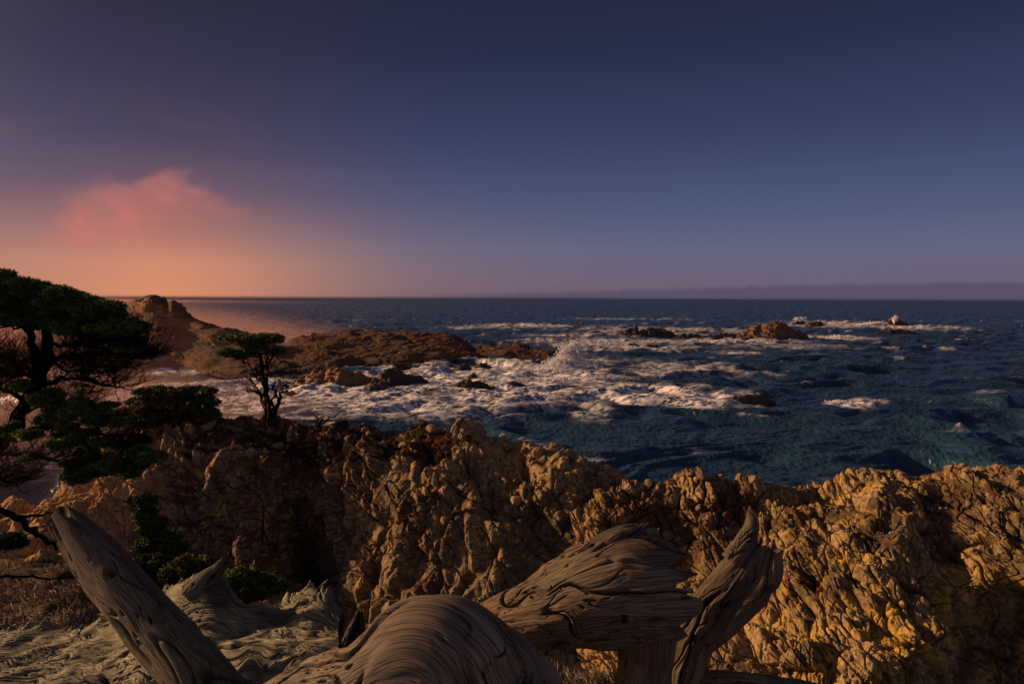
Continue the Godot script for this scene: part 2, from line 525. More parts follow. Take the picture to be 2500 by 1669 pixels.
# ---------- driftwood ----------
func driftwood(called: String, parent: Node3D, axis: Array, radii: Array, nu: int, nv: int, mat: Material, tone: Color, tone2: Color, sd: int, o := {}) -> MeshInstance3D:
	var squash: float = o.get("squash", 1.0)
	var twist: float = o.get("twist", 0.6)
	var groove: float = o.get("groove", 0.022)
	var ragged: float = o.get("ragged", 0.0)
	var cap: bool = o.get("cap", true)
	var lump: float = o.get("lump", 0.10)
	var pits: float = o.get("pits", 0.0)
	var line := resample(axis, nv)
	var rr := []
	for r in radii:
		rr.append(Vector3(r, 0, 0))
	var rad := resample(rr, nv)
	var pos := PackedVector3Array()
	var uv := PackedVector2Array()
	var col := PackedColorArray()
	pos.resize(nu * nv)
	uv.resize(nu * nv)
	col.resize(nu * nv)
	var run := 0.0
	var x := Vector3.ZERO
	var krng := RandomNumberGenerator.new()
	krng.seed = sd * 13
	var whole := 0.0
	for j in range(1, nv):
		whole += line[j].distance_to(line[j - 1])
	var knots := []
	for k in 2 + int(whole * 4.0):
		knots.append([krng.randf() * TAU, krng.randf() * whole, krng.randf_range(0.05, 0.11)])
	var off := Vector3(sd * 17.3, sd * 5.1, sd * 9.7)
	for j in nv:
		var t := (line[mini(j + 1, nv - 1)] - line[maxi(j - 1, 0)]).normalized()
		if j == 0:
			x = t.cross(Vector3(0.1, 0.2, 1)).normalized()
		else:
			run += line[j].distance_to(line[j - 1])
		x = (x - t * x.dot(t)).normalized()
		var y := x.cross(t)
		var r: float = maxf(rad[j].x, 0.001)
		for i in nu:
			var w := TAU * (i % (nu - 1)) / (nu - 1)
			var e: float = w + twist * run + 0.38 * n_wood_big.get_noise_2d(run * 1.6 + sd * 3.0, w * 0.5)
			var knot := 0.0
			var core := 0.0
			for k in knots:
				var dz: float = (run - k[1]) / k[2]
				if absf(dz) > 3.2:
					continue
				var dw: float = (fposmod(w - k[0] + PI, TAU) - PI) * r / k[2]
				var near := exp(-dw * dw - dz * dz * 0.3)
				e += near * dw * 0.5 * k[2] / maxf(r, 0.05)
				knot += near
				core = maxf(core, exp(-(dw * dw + dz * dz * 0.5) * 9.0))
			var around := Vector3(cos(e), sin(e), 0) * maxf(r, 0.12)
			var q := Vector3(around.x, around.y, run) + off
			var lumps: float = n_wood_big.get_noise_3d(q.x * 1.5, q.y * 1.5, q.z * 0.8)
			var g1: float = n_wood_ridge.get_noise_3d(q.x * 7.0, q.y * 7.0, q.z * 0.6)
			var g2: float = n_wood_ridge.get_noise_3d(q.x * 24.0, q.y * 24.0, q.z * 1.6)
			var n1: float = n_wood_line.get_noise_3d(q.x * 3.6 + 5.0, q.y * 3.6, q.z * 0.42)
			var n2: float = n_wood_line.get_noise_3d(q.x * 10.0, q.y * 10.0 + 7.0, q.z * 1.1)
			var split: float = exp(-pow(n1 / 0.055, 2.0)) * clampf(n_wood_big.get_noise_3d(q.x * 1.3, q.y * 1.3 + 20.0, q.z * 0.9) * 5.0 + 1.3, 0.0, 1.0)
			var split2: float = exp(-pow(n2 / 0.07, 2.0)) * clampf(n_wood_big.get_noise_3d(q.x * 2.6, q.y * 2.6 + 60.0, q.z * 1.6) * 5.0 + 0.8, 0.0, 1.0)
			var hole: float = clampf((n_wood_pit.get_noise_3d(q.x * 1.0 + g1 * 0.02, q.y * 1.0, q.z * 0.5 + g2 * 0.03) + 0.70) * -7.0, 0.0, 1.0) * clampf(n_wood_big.get_noise_3d(q.x * 3.2 + 9.0, q.y * 3.2, q.z * 2.4) * 6.0 - 0.4 + pits, 0.0, 1.0)
			var d := r * lump * lumps * 1.6 + groove * (g1 * 0.5 + g2 * 0.22) - groove * (2.6 * split + 1.0 * split2) - 0.014 * hole + 0.09 * r * minf(knot, 1.2) - 0.03 * core
			hole = maxf(maxf(hole, core * 0.8), maxf(split * 0.75, split2 * 0.45))
			var along := 0.0
			if ragged > 0.0 and j > nv * 0.7:
				along = ragged * maxf(0.0, (float(j) / nv - 0.7) / 0.3) * (g1 * 1.3 + n_wood_big.get_noise_3d(q.x * 5.0, q.y * 5.0, 0.0) * 1.6)
			var rim := r + d
			pos[j * nu + i] = line[j] + (x * cos(w) * squash + y * sin(w)) * rim + t * along
			uv[j * nu + i] = Vector2((w / TAU + twist * run / TAU), run)
			var c := mixc(tone, tone2, lumps * 1.4 + 0.5 + g1 * 0.5)
			c = mixc(c, Color(0.19, 0.185, 0.12), n_wood_big.get_noise_3d(q.x * 1.1 + 40.0, q.y * 1.1, q.z * 0.7) * 1.6 - 0.1)
			c = mixc(c, Color(0.27, 0.17, 0.095), n_wood_big.get_noise_3d(q.x * 1.6 + 80.0, q.y * 1.6, q.z * 0.5) * 1.4 - 0.15)
			c = mixc(c, tone * 0.4, clampf(-g1 * 0.9 - 0.25, 0.0, 1.0))
			col[j * nu + i] = mixc(c, tone * 0.15, hole)
	if cap:
		for i in nu:   # close the far end with a hollow of broken wood
			var last := (nv - 1) * nu + i
			pos[last] = pos[last].lerp(line[nv - 3], 0.85)
			col[last] = tone * 0.35
	var g := {"pos": pos, "nu": nu, "nv": nv}
	var nrm := normals(pos, nu, nv, true)
	return obj(called, grid_mesh(g, nrm, col, uv), mat, parent)

# ---------- sky ----------
func ramp(keys: Array, x: float) -> Color:
	for i in range(1, keys.size()):
		if x <= keys[i][0]:
			return keys[i - 1][1].lerp(keys[i][1], clampf((x - keys[i - 1][0]) / (keys[i][0] - keys[i - 1][0]), 0.0, 1.0))
	return keys[-1][1]

func k8(r: float, g: float, b: float) -> Color:
	return Color(r / 255.0, g / 255.0, b / 255.0)

func sky_picture() -> Image:
	# air and clouds by direction; az = degrees right of -z, el = degrees above the horizon
	var cool := [[0.0, k8(104, 90, 108)], [1.2, k8(108, 97, 116)], [4.0, k8(98, 101, 128)], [8.0, k8(75, 85, 118)], [13.0, k8(56, 65, 98)], [19.0, k8(41, 48, 74)], [26.0, k8(33, 38, 58)], [90.0, k8(27, 31, 50)]]
	var warm := [[0.0, k8(220, 143, 106)], [2.5, k8(210, 140, 110)], [5.0, k8(168, 115, 108)], [8.0, k8(112, 88, 104)], [12.0, k8(75, 69, 90)], [17.0, k8(54, 53, 74)], [24.0, k8(42, 42, 59)], [90.0, k8(27, 31, 50)]]
	var w := 2048
	var h := 1024
	var data := PackedFloat32Array()
	data.resize(w * h * 3)
	var at := 0
	for y in h:
		var el := 90.0 - (y + 0.5) / h * 180.0
		var ek := maxf(el, 0.0)
		var a := ramp(cool, ek)
		var b := ramp(warm, ek)
		var spread := 1.0 - 0.25 * clampf(ek / 20.0, 0.0, 1.0)
		for x in w:
			if el < -1.0:
				data[at] = 0.006
				data[at + 1] = 0.010
				data[at + 2] = 0.016
				at += 3
				continue
			var az := fposmod((x + 0.5) / w * 360.0 + 180.0, 360.0) - 180.0
			# the glow is fullest from 80 to 25 degrees left and fades towards the right and the back
			var g := 0.0
			var aura := 0.0
			if az > -55.0:
				g = 1.0 - smoothstep(-30.0, -7.0, az / spread)
				g = lerpf(g, exp(-pow((az + 30.0) / 22.0, 2.0)) if az > -30.0 else 1.0, 0.55)
			else:
				g = smoothstep(-150.0, -70.0, az)
			if el > 0.0:
				var sx := (az + 73.0) / 17.0
				var sy := (el - 17.0) / 17.0
				aura = 1.4 * exp(-sx * sx - sy * sy)
			g *= 1.0 - 0.25 * smoothstep(-26.0, -38.0, az) * smoothstep(-60.0, -45.0, az)
			var c := a.lerp(b, g)
			if el < 26.0 and az > -62.0 and az < 62.0:
				# pink cloud, torn at its upper edge
				var nx: float = n_cloud.get_noise_2d(az * 1.0, el * 1.6)
				var cx := (az + 29.0 + nx * 6.0) / 7.2
				var cy := (el - 6.2 - 1.2 * sin((az + 31.0) * 0.22) + nx * 2.2)
				cy = cy / (2.6 if cy > 0.0 else 4.0)
				var cl := clampf(1.15 - sqrt(cx * cx + cy * cy), 0.0, 1.0)
				cl = smoothstep(0.0, 1.2, cl) * (0.85 + 0.3 * n_cloud.get_noise_2d(az * 2.3 + 40.0, el * 4.0))
				c = c.lerp(k8(206, 120, 108), clampf(cl, 0.0, 1.0) * 0.8)
				# second, fainter shreds
				var sh := clampf(n_cloud.get_noise_2d(az * 0.6 + 90.0, el * 1.4) - 0.05, 0.0, 1.0) * exp(-pow((az + 30.0) / 12.0, 2.0) - pow((el - 9.0) / 4.0, 2.0))
				c = c.lerp(k8(150, 92, 102), sh * 0.35)
				# fog bank on the horizon, thicker to the right
				var top: float = 0.26 + 0.95 * smoothstep(-10.0, 34.0, az) + 0.10 * n_cloud.get_noise_2d(az * 5.0, 7.0)
				var bank := (1.0 - smoothstep(top - 0.13, top + 0.10, el)) * smoothstep(-14.0, 6.0, az)
				c = c.lerp(k8(76, 70, 90), bank * 0.72)
			c = c.srgb_to_linear()
			# unseen sky behind and overhead is brightened and warmed to fill the shade
			var open := 1.0 + 3.5 * maxf(smoothstep(50.0, 150.0, absf(az)), smoothstep(27.0, 65.0, el))
			c.r *= open * lerpf(1.0, 1.35, (open - 1.0) / 3.5)
			c.g *= open
			c.b *= open * lerpf(1.0, 0.72, (open - 1.0) / 3.5)
			data[at] = c.r * 0.745 + aura
			data[at + 1] = c.g * 0.745 + aura * 0.62
			data[at + 2] = c.b * 0.745 + aura * 0.42
			at += 3
	return Image.create_from_data(w, h, false, Image.FORMAT_RGBF, data.to_byte_array())

# ---------- textures and materials ----------
func noise_tex(n: FastNoiseLite, size: int, ramp_colors := [], normal := 0.0) -> NoiseTexture2D:
	var t := NoiseTexture2D.new()
	t.width = size
	t.height = size
	t.seamless = true
	t.noise = n
	if normal > 0.0:
		t.as_normal_map = true
		t.bump_strength = normal
	if ramp_colors:
		var g := Gradient.new()
		g.offsets = PackedFloat32Array(ramp_colors[0])
		g.colors = PackedColorArray(ramp_colors[1])
		t.color_ramp = g
	return t

func mat(albedo: Color, rough: float, vertex := false) -> StandardMaterial3D:
	var m := StandardMaterial3D.new()
	m.albedo_color = albedo.linear_to_srgb()
	m.roughness = rough
	m.vertex_color_use_as_albedo = vertex
	return m

func rock_mat(scale: float, bump: float, spec := 0.25) -> StandardMaterial3D:
	var m := mat(Color(1, 1, 1), 0.9, true)
	m.metallic_specular = spec
	m.albedo_texture = M.rock_tone
	m.uv1_triplanar = true
	m.uv1_world_triplanar = true
	m.uv1_scale = Vector3.ONE * scale
	m.heightmap_enabled = true
	m.heightmap_texture = M.rock_bump
	m.heightmap_scale = bump
	return m

func bump_picture() -> Image:
	# roughness of bare rock: grain, pits and hairline joints
	var s := 1024
	var grain := fnl(SIM, 0.012, 7, 6).get_seamless_image(s, s, false, false, 0.12).get_data()
	var joint := fnl(CEL, 0.012, 1, 7, D2S, 18.0, 0.012).get_seamless_image(s, s, false, false, 0.12).get_data()
	var joint2 := fnl(CEL, 0.04, 1, 17, D2S, 6.0, 0.03).get_seamless_image(s, s, false, false, 0.12).get_data()
	var out := PackedByteArray()
	out.resize(s * s)
	for i in s * s:
		var e := joint[i] / 255.0
		var e2 := joint2[i] / 255.0
		out[i] = clampi(int(grain[i] * 0.55 + 75.0 * (1.0 - exp(-e * 14.0)) + 40.0 * (1.0 - exp(-e2 * 9.0))), 0, 255)
	return Image.create_from_data(s, s, false, Image.FORMAT_L8, out)

func foam_picture() -> Image:
	var s := 1024
	var lace := fnl(SIM, 0.011, 4, 21, -1, 30.0, 0.012, true).get_seamless_image(s, s, false, false, 0.15).get_data()
	var mass := fnl(SIM, 0.006, 5, 5).get_seamless_image(s, s, false, false, 0.15).get_data()
	var grain := fnl(SIM, 0.05, 3, 8).get_seamless_image(s, s, false, false, 0.15).get_data()
	var out := PackedByteArray()
	out.resize(s * s * 4)
	for i in s * s:
		var v := maxf(pow(lace[i] / 255.0, 2.2) * 1.15, (mass[i] / 255.0 - 0.25) * 1.25) * (0.78 + 0.44 * grain[i] / 255.0)
		var c := 205 + grain[i] / 6
		out[i * 4] = c
		out[i * 4 + 1] = c
		out[i * 4 + 2] = c
		out[i * 4 + 3] = clampi(int((v - 0.29) * 6.0 * 255.0), 0, 255)
	return Image.create_from_data(s, s, false, Image.FORMAT_RGBA8, out)

func make_noises() -> void:
	n_big = fnl(SIM, 0.16, 3, 3)
	n_mid = fnl(SIM, 0.5, 3, 4)
	n_fine = fnl(SIM, 1.6, 4, 5)
	n_patch = fnl(SIM, 0.22, 3, 9)
	n_clump = fnl(SIM, 0.9, 2, 12)
	n_cv1 = fnl(CEL, 0.42, 1, 31, CV, 0.5, 0.35)
	n_ce1 = fnl(CEL, 0.42, 1, 31, D2S, 0.5, 0.35)
	n_cv2 = fnl(CEL, 1.25, 1, 47, CV, 0.14, 1.0)
	n_ce2 = fnl(CEL, 1.25, 1, 47, D2S, 0.14, 1.0)
	n_cv3 = fnl(CEL, 3.4, 1, 53, CV)
	n_ce3 = fnl(CEL, 3.4, 1, 53, D2S)
	n_wood_big = fnl(SIM, 1.0, 2, 61)
	n_wood_ridge = fnl(SIM, 1.0, 2, 67)
	n_wood_line = fnl(SIM, 1.0, 1, 73)
	n_wood_pit = fnl(CEL, 30.0, 1, 71, D1)
	n_cloud = fnl(SIM, 0.12, 5, 81)
	n_wave = fnl(SIM, 0.03, 3, 91)
	n_cap = fnl(SIM, 0.11, 3, 97)
	n_churn = fnl(SIM, 0.23, 4, 99)

func make_materials() -> void:
	M.rock_tone = noise_tex(fnl(SIM, 0.012, 6, 2), 512, [[0.0, 0.45, 0.6, 1.0], [Color(0.66, 0.64, 0.62), Color(0.92, 0.91, 0.90), Color(0.98, 0.97, 0.96), Color(1, 1, 1)]])
	M.rock_bump = ImageTexture.create_from_image(bump_picture())
	M.rock = rock_mat(0.5, 9.0)
	M.far_rock = rock_mat(0.12, 30.0)
	M.wet_rock = rock_mat(0.3, 14.0, 0.3)
	M.wet_rock.roughness = 0.6
	M.ground = rock_mat(1.4, 4.0, 0.15)
	var wood := mat(Color(0.72, 0.70, 0.66), 0.82, true)
	wood.metallic_specular = 0.3
	wood.albedo_texture = noise_tex(fnl(SIM, 0.02, 5, 15, -1, 14.0, 0.02), 1024, [[0.0, 0.36, 0.46, 0.7, 1.0], [Color(0.5, 0.48, 0.46), Color(0.75, 0.73, 0.71), Color(0.92, 0.91, 0.89), Color(0.97, 0.96, 0.95), Color(1, 1, 1)]])
	wood.uv1_scale = Vector3(7.0, 0.3, 1)
	wood.heightmap_enabled = true
	wood.heightmap_texture = wood.albedo_texture
	wood.heightmap_scale = 0.6
	M.wood = wood
	M.bark = mat(Color(0.05, 0.035, 0.026), 0.9)
	M.pale_bark = mat(Color(0.16, 0.105, 0.066), 0.85)
	M.grey_twig = mat(Color(0.17, 0.13, 0.10), 0.85)
	var leaf := mat(Color(1, 1, 1), 0.75, true)
	leaf.metallic_specular = 0.2
	leaf.backlight_enabled = true
	leaf.backlight = Color(0.3, 0.3, 0.3)
	M.leaf = leaf
	var sea := mat(Color(0.145, 0.285, 0.42), 0.30, true)
	sea.metallic_specular = 0.35
	sea.normal_enabled = true
	sea.normal_texture = noise_tex(fnl(SIM, 0.012, 5, 33), 1024, [], 14.0)
	sea.normal_scale = 0.9
	sea.uv1_scale = Vector3(1.0 / 22.0, 1.0 / 34.0, 1)
	M.sea = sea
	var foam := mat(Color(0.86, 0.82, 0.80), 0.8, true)
	foam.albedo_texture = ImageTexture.create_from_image(foam_picture())
	foam.transparency = BaseMaterial3D.TRANSPARENCY_ALPHA
	foam.uv1_scale = Vector3(1.0 / 34.0, 1.0 / 15.0, 1)
	M.foam = foam
	M.spray = mat(Color(0.82, 0.80, 0.80), 0.7)
	M.spray.backlight_enabled = true
	M.spray.backlight = Color(0.6, 0.6, 0.6)

# ---------- sea ----------
var WAVES := []

func foam_at(x: float, z: float, near: Array) -> float:
	var m := 0.0
	var w: float = n_wave.get_noise_2d(x, z * 0.6)
	var w2: float = n_cap.get_noise_2d(x, z * 0.5)
	for b in near:
		var dx: float = (x - b[0]) / b[2]
		var dz: float = (z - b[1]) / b[3]
		var r := dx * dx + dz * dz
		if r < 3.0:
			r = sqrt(r) + 0.35 * w + 0.25 * w2
			m = maxf(m, b[4] * (1.0 - smoothstep(0.4, 1.14, r)))
	return m

func wave_height(p: Vector2, foam: float) -> float:
	var h := 0.0
	var warp: float = n_wave.get_noise_2d(p.x * 0.7, p.y * 0.7)
	for w in WAVES:
		var s := sin(p.dot(w[0]) + w[1] + warp * w[3])
		h += w[2] * (1.0 - absf(s)) * 1.7 if w[4] else w[2] * s
	return h * (1.0 - 0.3 * foam)

func make_sea() -> void:
	var rng := RandomNumberGenerator.new()
	rng.seed = 5
	for l in [46.0, 31.0, 21.0, 14.0, 9.5, 6.6, 4.7, 3.3, 2.4]:
		var a := deg_to_rad(rng.randf_range(-20.0, 20.0) + 74.0)
		var k: float = TAU / l
		WAVES.append([Vector2(cos(a), sin(a)) * k, rng.randf() * TAU, l * (0.0175 if l > 12.0 else 0.0135), 5.0 if l > 12.0 else 8.0, l < 12.0])
	var blobs := [
		[-137.6, -229.0, 34.9, 10.1, 0.55], [-111.5, -226.5, 21.3, 12.4, 0.70], [-74.9, -184.1, 27.9, 27.4, 0.72], [-88.0, -159.0, 17.9, 8.6, 0.60], [-61.3, -157.1, 24.3, 12.0, 0.75], [-44.2, -138.3, 18.2, 4.7, 0.60], [-47.0, -178.3, 31.1, 30.0, 0.90], [-26.5, -216.7, 28.9, 39.6, 1.00], [0.1, -190.4, 28.6, 38.8, 1.00],
		[20.2, -231.3, 17.5, 44.9, 1.00], [27.3, -176.3, 27.4, 22.3, 0.95], [40.4, -168.2, 17.3, 15.0, 0.90], [54.6, -167.8, 12.2, 9.6, 0.80], [-21.4, -142.5, 28.2, 7.9, 0.55], [-1.5, -249.8, 19.4, 18.0, 0.85], [-28.3, -152.5, 29.1, 13.5, 0.75], [55.6, -242.2, 24.5, 36.1, 0.50],
		[-6.4, -152.6, 23.8, 10.2, 0.60], [78.7, -160.6, 5.7, 7.5, 0.90], [86.9, -164.5, 7.1, 5.3, 0.60], [11.1, -623.8, 55.9, 46.4, 0.75], [-24.1, -575.6, 44.5, 31.7, 0.45], [120.6, -549.8, 86.7, 57.4, 0.55], [57.3, -387.0, 44.0, 46.2, 0.62], [69.3, -341.0, 30.9, 25.1, 0.70],
		[97.2, -397.3, 36.2, 30.2, 0.50], [127.6, -402.2, 49.3, 23.3, 0.70], [198.9, -440.9, 38.2, 27.9, 0.85], [351.3, -683.1, 54.6, 129.5, 0.90], [293.1, -660.0, 49.4, 72.3, 0.60], [381.5, -650.5, 45.3, 70.2, 0.75], [134.4, -833.2, 97.0, 33.2, 0.35], [102.5, -316.1, 13.5, 12.0, 0.70],
		[98.9, -260.9, 9.6, 3.3, 0.40], [24.8, -276.1, 14.9, 22.0, 0.80], [90.2, -486.7, 53.2, 28.4, 0.60], [-16.8, -234.3, 16.8, 11.9, 0.90], [46.2, -111.9, 4.1, 2.5, 0.50], [50.6, -109.5, 2.7, 1.8, 0.70], [31.9, -111.5, 4.1, 1.5, 0.35], [11.3, -102.7, 3.7, 1.0, 0.35], [-130.5, -362.7, 14.9, 15.8, 0.50], [-131.8, -422.6, 12.4, 12.9, 0.70],
		[14.0, -390.0, 21.1, 18.3, 0.55], [51.9, -457.6, 44.2, 30.1, 0.50], [142.2, -366.0, 44.9, 25.7, 0.35], [-78.7, -238.3, 42.3, 11.0, 0.60], [-78.7, -207.8, 17.3, 8.4, 0.75]]
	var rows := PackedFloat32Array()
	var inv := 1.0 / 46.0
	var px := 25.0 * 683.0
	var step := 0.62 / px
	var z := 46.0
	while z < 4500.0:
		rows.append(z)
		inv -= step
		z = 1.0 / maxf(inv, 1e-6)
	rows.append_array([5000.0, 7000.0, 9500.0, 13000.0])
	rows.reverse()
	var tang := PackedFloat32Array([-3.0, -2.0, -1.4, -1.1])
	var nmid := 900
	for i in nmid:
		tang.append(lerpf(-0.92, 0.84, float(i) / (nmid - 1)))
	tang.append_array([1.1, 1.5, 2.2, 3.0])
	var nu := tang.size()
	var nv := rows.size()
	var pos := PackedVector3Array()
	var col := PackedColorArray()
	var fcol := PackedColorArray()
	var uv := PackedVector2Array()
	var keep := PackedByteArray()
	for a in [pos, col, fcol, uv, keep]:
		a.resize(nu * nv)
	pos.resize(nu * nv)
	col.resize(nu * nv)
	fcol.resize(nu * nv)
	uv.resize(nu * nv)
	keep.resize(nu * nv)
	for j in nv:
		z = rows[j]
		var near := []
		for b in blobs:
			if absf(-z - b[1]) < b[3] * 1.9:
				near.append(b)
		var calm := clampf(1.0 - (z - 1500.0) / 3000.0, 0.0, 1.0)
		for i in nu:
			var x := tang[i] * z
			var p := Vector2(x, -z)
			var f := foam_at(x, -z, near) if near else 0.0
			var y := 0.0
			if z < 4600.0:
				y = wave_height(p, f) * calm
				var crest: float = n_cap.get_noise_2d(x * 0.35 + 400.0, z * 0.16)
				if z < 800.0 and crest > 0.40 and y > 0.9:
					f = maxf(f, minf((crest - 0.38) * 3.0, 0.42) * clampf((y - 0.9) * 2.0, 0.0, 1.0))
				if f > 0.02:
					y += f * (0.50 * n_churn.get_noise_2d(x * 0.6, z) + 0.10 * n_churn.get_noise_2d(x * 1.8, z * 3.0)) + f * 0.1
			var at := j * nu + i
			pos[at] = Vector3(x, y, -z)
			uv[at] = Vector2(x, z)
			var green := clampf(f * 0.9 + clampf((180.0 - z) / 200.0, 0.0, 0.4) + 0.3 * n_wave.get_noise_2d(x * 0.5 + 900.0, z * 0.3), 0.0, 1.0)
			col[at] = mixc(Color(0.07, 0.10, 0.13), Color(0.15, 0.21, 0.21), green)
			fcol[at] = Color(1, 1, 1, clampf(f * 1.3, 0.0, 1.0))
			keep[at] = 1 if f > 0.03 else 0
	var g := {"pos": pos, "nu": nu, "nv": nv}
	var nrm := normals(pos, nu, nv)
	g.nrm = nrm
	struct("sea", grid_mesh(g, nrm, col, uv), M.sea, "dark blue green ocean with wind waves reaching the horizon")
	var up := PackedVector3Array()
	up.resize(nu * nv)
	for i in nu * nv:
		up[i] = pos[i] + Vector3(0, 0.05, 0)
	var fo := obj("sea_foam", grid_mesh({"pos": up, "nu": nu, "nv": nv}, nrm, fcol, uv, keep), M.foam)
	tag(fo, "white lacy sea foam churned up around the reefs", "foam", "", "stuff")

func splash(label: String, spots: Array, n: int, size: float, sd: int) -> void:
	# spots: [centre, radii]; drops crowd the middle and thin out towards the rim
	var rng := RandomNumberGenerator.new()
	rng.seed = sd
	var where := []
	for b in spots:
		for i in int(n * b[2]):
			var u := Vector3(rng.randfn() * 0.42, rng.randfn() * 0.42, rng.randfn() * 0.42)
			var p: Vector3 = b[0] + u * b[1]
			if n_clump.get_noise_3dv(p * 0.45) * 0.9 + 0.35 < u.length() * 0.55:
				continue
			if p.y > 0.1:
				where.append(p)
	var drop := SphereMesh.new()
	drop.radius = size
	drop.height = size * 2.0
	drop.radial_segments = 5
	drop.rings = 3
	var o := scatter("splash", self, where, drop, M.spray, [Color.WHITE], sd, 0.35, 1.3)
	tag(o, label, "splash", "", "stuff")

